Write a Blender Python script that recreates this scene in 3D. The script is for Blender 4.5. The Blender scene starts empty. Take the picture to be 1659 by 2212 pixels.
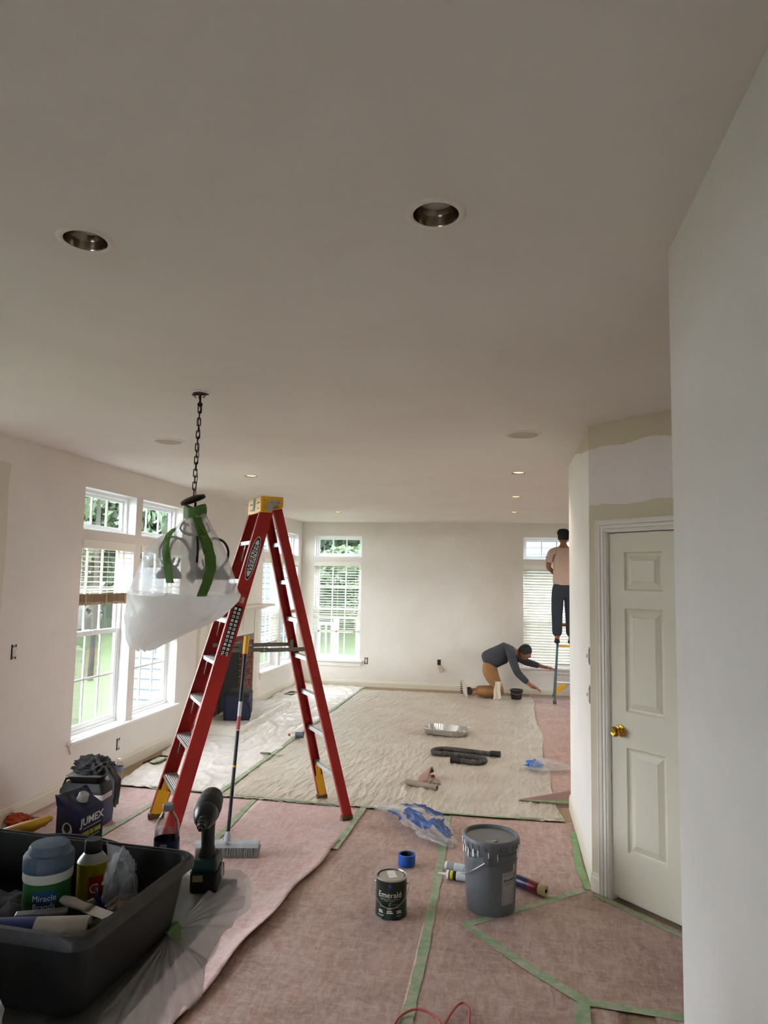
import bpy, bmesh, math, random
from mathutils import Vector, Matrix, noise
random.seed(7)
SC = bpy.context.scene
COL = SC.collection
PI = math.pi
# ------------------------------------------------------------------ camera
cam_d = bpy.data.cameras.new('camera'); cam = bpy.data.objects.new('camera', cam_d); COL.objects.link(cam)
cam_d.sensor_fit = 'VERTICAL'; cam_d.sensor_height = 36.0; cam_d.lens = 36.0 * 1511.4 / 2212.0
cam_d.clip_start = 0.05; cam_d.clip_end = 200
YAW, PITCH, ROLL = math.radians(-9.998), math.radians(5.537), math.radians(1.100)
fw = Vector((math.sin(YAW) * math.cos(PITCH), math.cos(YAW) * math.cos(PITCH), math.sin(PITCH)))
rt = Vector((math.cos(YAW), -math.sin(YAW), 0)); up = rt.cross(fw)
r2 = math.cos(ROLL) * rt + math.sin(ROLL) * up; u2 = -math.sin(ROLL) * rt + math.cos(ROLL) * up
Mc = Matrix((r2, u2, -fw)).transposed().to_4x4(); Mc.translation = (0, 0, 1.76)
cam.matrix_world = Mc
SC.camera = cam
# ------------------------------------------------------------------ sky, exposure
W = bpy.data.worlds.new('overcast_sky'); SC.world = W; W.use_nodes = True
bg = W.node_tree.nodes['Background']; bg.inputs[0].default_value = (0.83, 0.91, 1.0, 1); bg.inputs[1].default_value = 5.6
SC.view_settings.view_transform = 'Standard'; SC.view_settings.look = 'None'
SC.view_settings.gamma = 1.0; SC.view_settings.use_curve_mapping = False
SC.view_settings.exposure = 1.62
cy = SC.cycles
cy.max_bounces = 8; cy.diffuse_bounces = 5; cy.use_light_tree = False; cy.adaptive_threshold = 0.06; cy.adaptive_min_samples = 16; cy.glossy_bounces = 4; cy.transmission_bounces = 6; cy.transparent_max_bounces = 24
cy.caustics_reflective = False; cy.caustics_refractive = False; cy.sample_clamp_indirect = 6.0
XL, YF, CH = -3.45, 11.56, 2.72           # left wall, far wall, ceiling height
WIN_L = [(5.26, 6.09), (6.20, 7.06), (9.65, 10.46), (10.56, 11.36), (2.95, 3.78), (2.02, 2.85)]    # openings in the left wall (y), the last unseen and added for light
WIN_F = [(-3.23, -2.40), (0.26, 1.10)]                                 # openings in the far wall (x)
ZS, ZT, TR0, TR1 = 0.42, 2.05, 2.13, 2.49                             # sill, head, transom bottom and top
WIN_S = (7.4, 9.4)  # hall window (y), added out of view to brighten the room
WIN_B, BZ0, BZ1 = [(-2.1, -1.1)], 1.0, 2.2               # unseen window added behind the camera to light the near end
def portal(loc, rot, w, h):               # guides sky sampling through a window opening, gives no light itself
    d = bpy.data.lights.new('window_portal', 'AREA'); d.shape = 'RECTANGLE'; d.size = w; d.size_y = h
    d.cycles.is_portal = True
    o = bpy.data.objects.new('window_portal', d); COL.objects.link(o); o.location = loc; o.rotation_euler = rot
for a, b in WIN_L:
    for z0, z1 in ((ZS, ZT), (TR0, TR1)):
        portal((XL - 0.155, (a + b) / 2, (z0 + z1) / 2), (0, -PI / 2, 0), z1 - z0, b - a)
for a, b in WIN_F:
    for z0, z1 in ((ZS, ZT), (TR0, TR1)):
        portal(((a + b) / 2, YF + 0.155, (z0 + z1) / 2), (-PI / 2, 0, 0), b - a, z1 - z0)
portal((3.605 + .15, (WIN_S[0] + WIN_S[1]) / 2, (BZ0 + BZ1) / 2), (0, PI / 2, 0), BZ1 - BZ0, WIN_S[1] - WIN_S[0])
for a, b in WIN_B: portal(((a + b) / 2, -3.155, (BZ0 + BZ1) / 2), (PI / 2, 0, 0), b - a, BZ1 - BZ0)
# ------------------------------------------------------------------ helpers
def lin(r, g, b):
    f = lambda c: (c / 255 / 12.92) if c / 255 <= 0.04045 else ((c / 255 + 0.055) / 1.055) ** 2.4
    return (f(r), f(g), f(b), 1.0)
MATS = {}
class NT:
    def __init__(s, name):
        s.m = bpy.data.materials.new(name); s.m.use_nodes = True; s.t = s.m.node_tree; s.n = s.t.nodes; s.l = s.t.links
        s.b = s.n['Principled BSDF']; s.out = s.n['Material Output']
    def new(s, typ, **kw):
        n = s.n.new(typ)
        for k, v in kw.items(): setattr(n, k, v)
        return n
    def link(s, a, b): s.l.new(a, b)
    def coord(s, kind='Object'):
        return s.new('ShaderNodeTexCoord').outputs[kind]
    def mapping(s, src, scale=(1, 1, 1), loc=(0, 0, 0), rot=(0, 0, 0)):
        m = s.new('ShaderNodeMapping'); s.link(src, m.inputs[0])
        m.inputs['Scale'].default_value = scale; m.inputs['Location'].default_value = loc; m.inputs['Rotation'].default_value = rot
        return m.outputs[0]
    def noise(s, src, scale, detail=4, rough=0.55, dist=0.0):
        n = s.new('ShaderNodeTexNoise'); n.inputs['Scale'].default_value = scale; n.inputs['Detail'].default_value = detail
        n.inputs['Roughness'].default_value = rough; n.inputs['Distortion'].default_value = dist
        s.link(src, n.inputs['Vector']); return n.outputs['Fac']
    def ramp(s, src, stops):
        r = s.new('ShaderNodeValToRGB'); e = r.color_ramp.elements
        while len(e) < len(stops): e.new(0.5)
        for el, (p, c) in zip(e, stops):
            el.position = p; el.color = c if len(c) == 4 else (*c, 1)
        s.link(src, r.inputs[0]); return r.outputs[0]
    def mix(s, fac, a, b):
        n = s.new('ShaderNodeMix', data_type='RGBA')
        for sock, v in ((n.inputs[0], fac), (n.inputs[6], a), (n.inputs[7], b)):
            if hasattr(v, 'is_output'): s.link(v, sock)
            else: sock.default_value = v
        return n.outputs[2]
    def math(s, op, a, b=0.0, clamp=False):
        n = s.new('ShaderNodeMath', operation=op, use_clamp=clamp)
        for sock, v in ((n.inputs[0], a), (n.inputs[1], b)):
            if hasattr(v, 'is_output'): s.link(v, sock)
            else: sock.default_value = v
        return n.outputs[0]
    def sep(s, src):
        n = s.new('ShaderNodeSeparateXYZ'); s.link(src, n.inputs[0]); return n.outputs
    def bump(s, h, strength=0.3, dist=0.01):
        n = s.new('ShaderNodeBump'); n.inputs['Strength'].default_value = strength; n.inputs['Distance'].default_value = dist
        s.link(h, n.inputs['Height']); s.link(n.outputs[0], s.b.inputs['Normal'])
def mat(name, col, rough=0.5, metal=0.0, var=0.0, vs=6.0, bump=0.0, bs=60.0, coat=0.0, spec=None, emit=None, es=0.0, dust=None, ds=8.0, df=(0.5, 0.7), dw=1.0):
    if name in MATS: return MATS[name]
    t = NT(name); b = t.b
    b.inputs['Base Color'].default_value = col; b.inputs['Roughness'].default_value = rough; b.inputs['Metallic'].default_value = metal
    if coat: b.inputs['Coat Weight'].default_value = coat
    if spec is not None: b.inputs['Specular IOR Level'].default_value = spec
    co = t.coord() if (var or bump or dust) else None
    c = None
    if var:
        n = t.noise(co, vs, 5)
        d = tuple(max(0, x * (1 - var)) for x in col[:3]) + (1,); l = tuple(min(1, x * (1 + var)) for x in col[:3]) + (1,)
        c = t.ramp(n, [(0.3, d), (0.7, l)])
    if dust:
        n2 = t.noise(co, ds, 6, 0.7)
        f = t.ramp(n2, [(df[0], (0, 0, 0)), (df[1], (dw, dw, dw))])
        c = t.mix(f, c if c is not None else col, dust)
    if c is not None: t.link(c, b.inputs['Base Color'])
    if bump: t.bump(t.noise(co, bs, 4), bump, 0.004)
    if emit: b.inputs['Emission Color'].default_value = emit; b.inputs['Emission Strength'].default_value = es
    MATS[name] = t.m; return t.m
def film(name, col, alpha, rough=0.25, trl=0.4, bs=30, bump=0.4, gloss=0.12, var=None):
    """thin plastic film: see-through, slightly milky, glossy"""
    t = NT(name); t.n.remove(t.b)
    co = t.coord()
    tr = t.new('ShaderNodeBsdfTransparent')
    di = t.new('ShaderNodeBsdfDiffuse'); di.inputs[0].default_value = col
    tl = t.new('ShaderNodeBsdfTranslucent'); tl.inputs[0].default_value = col
    gl = t.new('ShaderNodeBsdfGlossy'); gl.inputs['Roughness'].default_value = rough
    bp = t.new('ShaderNodeBump'); bp.inputs['Strength'].default_value = bump; bp.inputs['Distance'].default_value = 0.01
    t.link(t.noise(co, bs, 5, 0.6, 0.6), bp.inputs['Height'])
    for n in (di, gl): t.link(bp.outputs[0], n.inputs['Normal'])
    if var:
        c = t.ramp(t.noise(co, var[1], 3), [(var[2], col), (var[2] + 0.06, var[0])])
        t.link(c, di.inputs[0]); t.link(c, tl.inputs[0])
    m1 = t.new('ShaderNodeMixShader'); m1.inputs[0].default_value = trl; t.link(di.outputs[0], m1.inputs[1]); t.link(tl.outputs[0], m1.inputs[2])
    m2 = t.new('ShaderNodeMixShader'); m2.inputs[0].default_value = gloss; t.link(m1.outputs[0], m2.inputs[1]); t.link(gl.outputs[0], m2.inputs[2])
    m3 = t.new('ShaderNodeMixShader'); t.link(m2.outputs[0], m3.inputs[1]); t.link(tr.outputs[0], m3.inputs[2])
    if var:
        a = t.ramp(t.noise(co, var[1], 3), [(var[2], (alpha,) * 3), (var[2] + 0.06, (0.05,) * 3)]); t.link(a, m3.inputs[0])
    else: m3.inputs[0].default_value = alpha
    t.link(m3.outputs[0], t.out.inputs[0]); MATS[name] = t.m; return t.m
def glassy(name, tint=(1, 1, 1, 1), refl=0.08, rough=0.02):
    t = NT(name); t.n.remove(t.b)
    tr = t.new('ShaderNodeBsdfTransparent'); tr.inputs[0].default_value = tint
    gl = t.new('ShaderNodeBsdfGlossy'); gl.inputs['Roughness'].default_value = rough
    lw = t.new('ShaderNodeLayerWeight'); lw.inputs[0].default_value = 0.25
    mm = t.math('MULTIPLY', lw.outputs['Fresnel'], 0.4); f = t.math('ADD', mm, refl * 0.4, True)
    m = t.new('ShaderNodeMixShader'); t.link(f, m.inputs[0]); t.link(tr.outputs[0], m.inputs[1]); t.link(gl.outputs[0], m.inputs[2])
    t.link(m.outputs[0], t.out.inputs[0]); MATS[name] = t.m; return t.m
class MB:
    def __init__(s): s.v = []; s.f = []; s.mi = []
    def add(s, vs, fs, mi=0, M=None):
        o = len(s.v)
        s.v += [tuple(M @ Vector(p)) if M else tuple(p) for p in vs]
        s.f += [tuple(i + o for i in f) for f in fs]; s.mi += [mi] * len(fs); return s
    def box(s, x0, x1, y0, y1, z0, z1, mi=0, M=None):
        vs = [(x, y, z) for z in (z0, z1) for y in (y0, y1) for x in (x0, x1)]
        return s.add(vs, [(0, 2, 3, 1), (4, 5, 7, 6), (0, 1, 5, 4), (2, 6, 7, 3), (0, 4, 6, 2), (1, 3, 7, 5)], mi, M)
    def bar(s, p0, p1, w, h, mi=0, upv=(0, 0, 1)):
        """square bar from p0 to p1: w across, h along upv"""
        p0, p1 = Vector(p0), Vector(p1); d = (p1 - p0).normalized(); u = Vector(upv)
        x = d.cross(u).normalized(); u = x.cross(d)
        M = Matrix((x, d, u)).transposed().to_4x4(); M.translation = p0
        return s.box(-w / 2, w / 2, 0, (p1 - p0).length, -h / 2, h / 2, mi, M)
    def lathe(s, prof, n=32, M=None, mi=0, cap=False):
        vs = []; fs = []; k = len(prof)
        for i in range(n):
            a = 2 * PI * i / n; c, q = math.cos(a), math.sin(a)
            vs += [(r * c, r * q, z) for r, z in prof]
        for i in range(n):
            j = (i + 1) % n
            for q in range(k - 1): fs.append((i * k + q, j * k + q, j * k + q + 1, i * k + q + 1))
        if cap and prof[0][0] > 1e-6: fs.append(tuple(i * k for i in range(n))[::-1])
        if cap and prof[-1][0] > 1e-6: fs.append(tuple(i * k + k - 1 for i in range(n)))
        return s.add(vs, fs, mi, M)
    def cyl(s, p0, p1, r0, r1=None, n=16, mi=0):
        p0, p1 = Vector(p0), Vector(p1); L = (p1 - p0).length
        M = Matrix.Translation(p0) @ (p1 - p0).to_track_quat('Z', 'Y').to_matrix().to_4x4()
        return s.lathe([(r0, 0), (r0 if r1 is None else r1, L)], n, M, mi, True)
    def tube(s, pts, r, n=8, mi=0, closed=False):
        pts = [Vector(p) for p in pts]; m = len(pts); rs = r if isinstance(r, (list, tuple)) else [r] * m
        vs = []; fs = []; ref = None
        for i, p in enumerate(pts):
            a = pts[(i - 1) % m] if (closed or i > 0) else p; b = pts[(i + 1) % m] if (closed or i < m - 1) else p
            d = (b - a).normalized()
            if ref is None: ref = d.orthogonal().normalized()
            ref = (ref - d * ref.dot(d)).normalized(); q = d.cross(ref)
            for k in range(n):
                t = 2 * PI * k / n; vs.append(p + (ref * math.cos(t) + q * math.sin(t)) * rs[i])
        for i in range(m if closed else m - 1):
            j = (i + 1) % m
            for k in range(n):
                l = (k + 1) % n; fs.append((i * n + k, i * n + l, j * n + l, j * n + k))
        if not closed: fs.append(tuple(range(n))[::-1]); fs.append(tuple((m - 1) * n + k for k in range(n)))
        return s.add(vs, fs, mi)
    def prism(s, poly, y0, y1, mi=0, M=None):
        """poly in (x, z), extruded along y"""
        n = len(poly); vs = [(x, y0, z) for x, z in poly] + [(x, y1, z) for x, z in poly]
        fs = [tuple(range(n))[::-1], tuple(range(n, 2 * n))] + [(i, (i + 1) % n, n + (i + 1) % n, n + i) for i in range(n)]
        return s.add(vs, fs, mi, M)
    def sheet(s, fn, nu, nv, mi=0):
        """grid fn(u, v) -> point, u and v from 0 to 1"""
        vs = [fn(i / nu, j / nv) for j in range(nv + 1) for i in range(nu + 1)]
        fs = [(j * (nu + 1) + i, j * (nu + 1) + i + 1, (j + 1) * (nu + 1) + i + 1, (j + 1) * (nu + 1) + i) for j in range(nv) for i in range(nu)]
        return s.add(vs, fs, mi)
    def mesh(s, name, mats, smooth=None, fixn=True):
        me = bpy.data.meshes.new(name); me.from_pydata(s.v, [], s.f)
        for m in (mats if isinstance(mats, (list, tuple)) else [mats]): me.materials.append(m)
        me.polygons.foreach_set('material_index', s.mi)
        if fixn:
            bm = bmesh.new(); bm.from_mesh(me); bmesh.ops.recalc_face_normals(bm, faces=bm.faces); bm.to_mesh(me); bm.free()
        if smooth:
            me.polygons.foreach_set('use_smooth', [True] * len(me.polygons)); me.set_sharp_from_angle(angle=math.radians(smooth))
        me.update(); return me
    def build(s, name, mats, parent=None, smooth=None, bevel=0.0, fixn=True, thick=0.0):
        o = bpy.data.objects.new(name, s.mesh(name, mats, smooth, fixn)); COL.objects.link(o)
        if parent: o.parent = parent
        if thick:
            m = o.modifiers.new('thickness', 'SOLIDIFY'); m.thickness = thick; m.offset = 0
        if bevel:
            m = o.modifiers.new('bevel', 'BEVEL'); m.width = bevel; m.segments = 2; m.limit_method = 'ANGLE'; m.angle_limit = math.radians(40)
        return o
def tag(o, label, cat, group=None, kind=None):
    o['label'] = label; o['category'] = cat
    if group: o['group'] = group
    if kind: o['kind'] = kind
    return o
def struct(o, label=None):
    o['kind'] = 'structure'
    if label: o['label'] = label
    return o
def empty(name, loc=(0, 0, 0), rz=0.0, rot=None):
    o = bpy.data.objects.new(name, None); COL.objects.link(o); o.location = loc; o.rotation_euler = rot or (0, 0, rz)
    o.empty_display_size = 0.05; return o
def thing(name, label, cat, loc=(0, 0, 0), rz=0.0, group=None, rot=None):
    return tag(empty(name, loc, rz, rot), label, cat, group)
def inst(name, me, parent, loc=(0, 0, 0), rot=(0, 0, 0), scale=(1, 1, 1)):
    o = bpy.data.objects.new(name, me); COL.objects.link(o); o.parent = parent; o.location = loc; o.rotation_euler = rot; o.scale = scale; return o
def nz(x, y, z=0.0): return noise.noise(Vector((x, y, z)))
def fbm(x, y, z=0.0, o=4): return noise.fractal(Vector((x, y, z)), 0.9, 2.1, o)
def text_mesh(txt, size, extr=0.0006, align='CENTER', shear=0.0, space=1.0, offset=0.0):
    c = bpy.data.curves.new('lettering', 'FONT'); c.body = txt; c.size = size; c.extrude = extr; c.align_x = align; c.align_y = 'CENTER'
    c.shear = shear; c.space_character = space; c.resolution_u = 3; c.offset = offset
    o = bpy.data.objects.new('lettering', c); COL.objects.link(o)
    dg = bpy.context.evaluated_depsgraph_get(); me = bpy.data.meshes.new_from_object(o.evaluated_get(dg))
    bpy.data.objects.remove(o); bpy.data.curves.remove(c); return me
def text(name, txt, size, m, parent, M=None, wrap=None, **kw):
    """flat lettering in the xy plane moved by M, or wrapped round a cylinder of radius wrap (centre angle, height)"""
    me = text_mesh(txt, size, **kw); me.name = name; me.materials.clear(); me.materials.append(m)
    if wrap:
        r, a0, z0 = wrap
        for v in me.vertices:
            a = a0 + v.co.x / r; rr = r + 0.0004 + max(0, v.co.z); v.co = (rr * math.cos(a), rr * math.sin(a), z0 + v.co.y)
    if M: me.transform(M)
    o = bpy.data.objects.new(name, me); COL.objects.link(o); o.parent = parent; return o
def skin(pts, edges, sub=2):
    """body surface grown over a skeleton of (x, y, z, radius) joints; the first joint is the root"""
    me = bpy.data.meshes.new('skeleton'); me.from_pydata([p[:3] for p in pts], edges, [])
    o = bpy.data.objects.new('skeleton', me); COL.objects.link(o)
    o.modifiers.new('skin', 'SKIN').use_smooth_shade = True
    for i, p in enumerate(pts):
        r = p[3]; sv = me.skin_vertices[0].data[i]; sv.radius = r if isinstance(r, tuple) else (r, r); sv.use_root = (i == 0)
    s = o.modifiers.new('sub', 'SUBSURF'); s.levels = sub; s.render_levels = sub
    dg = bpy.context.evaluated_depsgraph_get(); out = bpy.data.meshes.new_from_object(o.evaluated_get(dg))
    bpy.data.objects.remove(o); out.polygons.foreach_set('use_smooth', [True] * len(out.polygons)); return out
def spline(P, k=8):
    Q = []
    for i in range(len(P) - 1):
        a, b, c, d = [Vector(P[max(0, min(len(P) - 1, i + e))]) for e in (-1, 0, 1, 2)]
        for j in range(k):
            t = j / k; Q.append(.5 * ((2 * b) + (c - a) * t + (2 * a - 5 * b + 4 * c - d) * t * t + (3 * b - a - 3 * c + d) * t ** 3))
    return Q + [Vector(P[-1])]
def place(name, me, m, parent):
    me.name = name; me.materials.clear(); me.materials.append(m)
    o = bpy.data.objects.new(name, me); COL.objects.link(o)
    if parent: o.parent = parent
    return o
# ------------------------------------------------------------------ surfaces
def wall_paint(name, c1, c2, mask=None, old=lin(190, 178, 150)):
    t = NT(name); co = t.coord()
    n = t.noise(co, 1.3, 4, 0.6, 0.4); c = t.ramp(n, [(0.35, c1), (0.6, c2)])
    if mask: c = t.mix(mask(t, co), c, old)
    t.link(c, t.b.inputs['Base Color']); t.b.inputs['Roughness'].default_value = 0.75
    t.bump(t.noise(co, 180, 2), 0.08, 0.002); MATS[name] = t.m; return t.m
def mask_left(t, co):                     # a strip of old paint left of the primed wall
    x, y, z = t.sep(co); n = t.noise(co, 4, 3)
    a = t.math('ADD', y, t.math('MULTIPLY', n, 0.06)); a = t.math('LESS_THAN', a, 4.39)
    return t.math('MULTIPLY', a, t.math('MULTIPLY', t.math('LESS_THAN', z, 2.53), 0.7))
def mask_seg(t, co):                      # old paint band under the ceiling of the short right wall
    x, y, z = t.sep(co); n = t.noise(co, 3, 3)
    a = t.math('ADD', z, t.math('MULTIPLY', n, 0.06)); a = t.math('ADD', a, t.math('MULTIPLY', t.math('SUBTRACT', y, 4.37), -0.16))
    return t.math('GREATER_THAN', a, 2.60)
def mask_angle(t, co):                    # local: x along the wall, z up
    x, y, z = t.sep(co); n = t.noise(co, 3.2, 3)
    top = t.math('GREATER_THAN', t.math('ADD', z, t.math('MULTIPLY', n, 0.14)), 2.655)
    zz = t.math('ADD', z, t.math('MULTIPLY', n, 0.08)); dr = t.math('LESS_THAN', zz, 2.265)
    return t.math('MAXIMUM', top, dr)
M_wall = wall_paint('primed_wall', lin(227, 220, 209), lin(233, 227, 218))
M_wleft = wall_paint('primed_left_wall', lin(228, 221, 214), lin(234, 227, 220), mask_left, lin(212, 202, 184))
M_wseg = wall_paint('primed_short_wall', lin(232, 228, 220), lin(238, 234, 226), mask_seg, lin(205, 195, 172))
M_wang = wall_paint('primed_angled_wall', lin(222, 212, 207), lin(228, 218, 212), mask_angle, lin(206, 194, 168))
M_wnear = wall_paint('primed_near_wall', lin(214, 210, 204), lin(222, 218, 212))
M_ceil = wall_paint('ceiling_paint', lin(226, 218, 212), lin(230, 223, 217))
M_trim = mat('trim_cream', lin(226, 219, 200), 0.45)
M_trim2 = mat('casing_cream', lin(224, 218, 206), .45)
M_door = mat('door_cream', lin(214, 209, 188), 0.5)
M_vinyl = mat('window_vinyl', lin(236, 238, 238), 0.4)
M_jamb = mat('jamb_white', lin(236, 234, 230), 0.55)
M_slat = mat('blind_slat', lin(240, 236, 224), 0.45)
M_tan = mat('blind_rail_tan', lin(176, 150, 118), 0.55, var=0.12, vs=20)
M_black = mat('black_plastic', lin(22, 22, 23), 0.5)
M_floor = mat('floor_boards', lin(150, 128, 100), 0.6, var=0.15, vs=8)
M_glass = glassy('window_glass')
M_brass = mat('brass', lin(196, 150, 62), 0.22, 1.0)
M_steel = mat('steel', lin(190, 190, 188), 0.35, 1.0)
def cells(a0, a1, z0, z1, holes):
    ac = sorted({a0, a1, *[h[0] for h in holes], *[h[1] for h in holes]}); out = []
    for p, q in zip(ac, ac[1:]):
        hs = sorted([(h[2], h[3]) for h in holes if h[0] <= p + 1e-6 and h[1] >= q - 1e-6]); z = z0
        for b, t in hs:
            if b > z: out.append((p, q, z, b))
            z = t
        if z < z1: out.append((p, q, z, z1))
    return out
FP = (8.135, 8.825, 0.10, 0.90)                                    # firebox opening in the left wall
mb = MB()
for p, q, b, t in cells(-3.0, YF + .16, 0, CH, [(a, c, z0, z1) for a, c in WIN_L for z0, z1 in ((ZS, ZT), (TR0, TR1))] + [FP]):
    mb.box(XL - .16, XL, p, q, b, t)
struct(mb.build('wall_left', M_wleft))
mb = MB()
for p, q, b, t in cells(XL, 3.6, 0, CH, [(a, c, z0, z1) for a, c in WIN_F for z0, z1 in ((ZS, ZT), (TR0, TR1))]):
    mb.box(p, q, YF, YF + .16, b, t)
struct(mb.build('wall_far', M_wall))
struct(MB().box(0.50, 0.62, 4.41, 5.86, 0, CH).build('wall_right', M_wseg, bevel=0.003))
struct(MB().box(0.62, 3.6, 5.74, 5.86, 0, CH).build('wall_hall', M_wall))
mb = MB()
for p, q, b, t in cells(5.74, YF + .16, 0, CH, [(*WIN_S, BZ0, BZ1)]): mb.box(3.6, 3.75, p, q, b, t)
struct(mb.build('wall_side', M_wall))
struct(MB().box(0.457, 0.58, -3.0, 2.05, 0, CH).build('wall_near_right', M_wnear, bevel=0.003))
struct(MB().box(1.75, 1.9, -3.0, 3.2, 0, CH).build('wall_passage', M_wall))
mb = MB()
for p, q, b, t in cells(XL - .16, 1.9, 0, CH, [(a, c, BZ0, BZ1) for a, c in WIN_B]): mb.box(p, q, -3.15, -3.0, b, t)
struct(mb.build('wall_back', M_wall))
struct(MB().box(XL - .16, 3.75, -3.15, YF + .16, -0.12, 0).build('floor', M_floor))
# the wall at 45 degrees with the door: local x along the wall, -y to the room
RA = -PI / 4; OA = (0.49, 4.37, 0)
DW0, DW1, DH = 0.135, 0.905, 2.062
wa = MB()
for p, q, b, t in cells(0.0, 1.80, 0, CH, [(DW0 - .01, DW1 + .01, 0, DH + .008)]): wa.box(p, q, 0, .11, b, t)
o = struct(wa.build('wall_angled', M_wang)); o.location = OA; o.rotation_euler = (0, 0, RA)
# ceiling with round holes for the recessed cans
CANS = [(-1.199, 1.754, .062), (-0.185, 1.749, .062), (-2.394, 6.27, .062), (0.10, 6.20, .062), (0.10, 7.96, .062), (0.10, 9.71, .062), (-2.394, 9.75, .062)]
mb = MB(); xs = sorted({XL - .16, 3.75, *[c[0] - .11 for c in CANS], *[c[0] + .11 for c in CANS]}); ys = sorted({-3.15, YF + .16, *[c[1] - .11 for c in CANS], *[c[1] + .11 for c in CANS]})
for x0, x1 in zip(xs, xs[1:]):
    for y0, y1 in zip(ys, ys[1:]):
        hole = [c for c in CANS if x0 >= c[0] - .1101 and x1 <= c[0] + .1101 and y0 >= c[1] - .1101 and y1 <= c[1] + .1101]
        if not hole: mb.add([(x0, y0, CH), (x1, y0, CH), (x1, y1, CH), (x0, y1, CH)], [(3, 2, 1, 0)])
for cx, cyy, r in CANS:                    # the ring of ceiling round each can
    n = 32; vs = []
    for k in range(n):
        a = 2 * PI * k / n; c, q = math.cos(a), math.sin(a); e = .11 / max(abs(c), abs(q))
        vs += [(cx + c * r, cyy + q * r, CH), (cx + c * e, cyy + q * e, CH)]
    mb.add(vs, [(2 * k, 2 * k + 1, (2 * k + 3) % (2 * n), (2 * k + 2) % (2 * n)) for k in range(n)])
mb.box(XL - .16, 3.75, -3.15, YF + .16, CH + .22, CH + .34)
struct(mb.build('ceiling', M_ceil, fixn=False))
# ------------------------------------------------------------------ baseboards
def base(name, p0, p1, nrm, h=0.10):
    """skirting board with a sloped cap, standing proud of the wall towards nrm"""
    p0, p1, n = Vector(p0), Vector(p1), Vector(nrm); mb = MB(); prof = [(0, 0), (.014, 0), (.014, h - .03), (.009, h - .015), (.009, h - .006), (.003, h), (0, h)]
    vs = []
    for p in (p0, p1): vs += [p + n * a + Vector((0, 0, z)) for a, z in prof]
    k = len(prof); mb.add(vs, [(i, (i + 1) % k, k + (i + 1) % k, k + i) for i in range(k)] + [tuple(range(k))[::-1], tuple(range(k, 2 * k))])
    return struct(mb.build(name, M_trim))
base('baseboard_left', (XL, -3, 0), (XL, 7.50, 0), (1, 0, 0), .12)
base('baseboard_left_far', (XL, 9.45, 0), (XL, YF, 0), (1, 0, 0), .12)
base('baseboard_far', (XL, YF, 0), (3.6, YF, 0), (0, -1, 0))
base('baseboard_right', (.50, 4.385, 0), (.50, 5.86, 0), (-1, 0, 0), .11)
q = math.sqrt(.5)
base('baseboard_angled', (.49, 4.37, 0), (.49 + .062 * q, 4.37 - .062 * q, 0), (-q, -q, 0), .11)
# ------------------------------------------------------------------ door in the angled wall
dr = empty('door_1', OA, RA); struct(dr, 'cream six panel door in the angled wall')
ST = .100; PANX = [(DW0 + .10, DW0 + .345), (DW1 - .345, DW1 - .10)]; PANZ = [(.28, .85), (1.045, 1.625), (1.725, 1.945)]; y0, y1 = .012, .047
for a, b in ((DW0, PANX[0][0]), (PANX[1][1], DW1)): MB().box(a, b, y0, y1, .03, 2.055).build('stile', M_door, dr)
MB().box(PANX[0][1], PANX[1][0], y0, y1, .03, 2.055).build('mullion', M_door, dr)
zz = [.03] + [z for p in PANZ for z in p] + [2.055]
for a, b in ((zz[0], zz[1]), (zz[2], zz[3]), (zz[4], zz[5]), (zz[6], zz[7])):
    for xa, xb in PANX: MB().box(xa, xb, y0, y1, a, b).build('rail', M_door, dr)
def raised(x0, x1, z0, z1):                # raised and fielded panel with a sunk bevel round it
    steps = [(0, y0), (.010, y0 + .010), (.020, y0 + .012), (.048, y0 + .003), (.052, y0 + .001)]; vs = []; fs = []
    for i, (e, y) in enumerate(steps): vs += [(x0 + e, y, z0 + e), (x1 - e, y, z0 + e), (x1 - e, y, z1 - e), (x0 + e, y, z1 - e)]
    for i in range(len(steps) - 1):
        for k in range(4): fs.append((4 * i + k, 4 * i + (k + 1) % 4, 4 * i + 4 + (k + 1) % 4, 4 * i + 4 + k))
    k = 4 * (len(steps) - 1); fs.append((k, k + 1, k + 2, k + 3))
    mb = MB().add(vs, fs); mb.box(x0, x1, y0 + .02, y1 - .004, z0, z1); return mb.build('door_panel', M_door, dr, fixn=True)
for xa, xb in PANX:
    for a, b in PANZ: raised(xa, xb, a, b)
kn = MB(); Mk = Matrix.Translation((DW0 + .065, y0, .935)) @ Matrix.Rotation(PI / 2, 4, 'X')
kn.lathe([(.033, -.002), (.033, .004), (.030, .009), (.018, .012), (.012, .016), (.011, .032), (.016, .038), (.026, .046), (.0285, .056), (.026, .062), (.018, .071), (.008, .0705), (.006, .069), (0, .069)], 32, Mk)
ko = kn.build('door_knob', M_brass, dr, smooth=35); ko['label'] = 'polished brass door knob'
def casing(name, x0, x1, z0, z1, vert):    # fluted casing: five steps across the width
    w = (x1 - x0) if vert else (z1 - z0); pr = [(0, .006), (.12, .012), (.2, .012), (.24, .008), (.30, .014), (.52, .014), (.56, .009), (.62, .016), (.86, .019), (.92, .022), (1, .022), (1, 0), (0, 0)]
    mb = MB(); pts = [(a * w, -d) for a, d in pr]; n = len(pts)
    if vert: vs = [(x1 - a, y, z) for z in (z0, z1) for a, y in pts]
    else: vs = [(x, y, z0 + a) for x in (x0, x1) for a, y in pts]
    mb.add(vs, [(i, (i + 1) % n, n + (i + 1) % n, n + i) for i in range(n)] + [tuple(range(n))[::-1], tuple(range(n, 2 * n))]); return mb.build(name, M_trim2, tr)
tr = empty('trim_1', OA, RA); struct(tr, 'cream fluted casing round the panel door')
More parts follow.
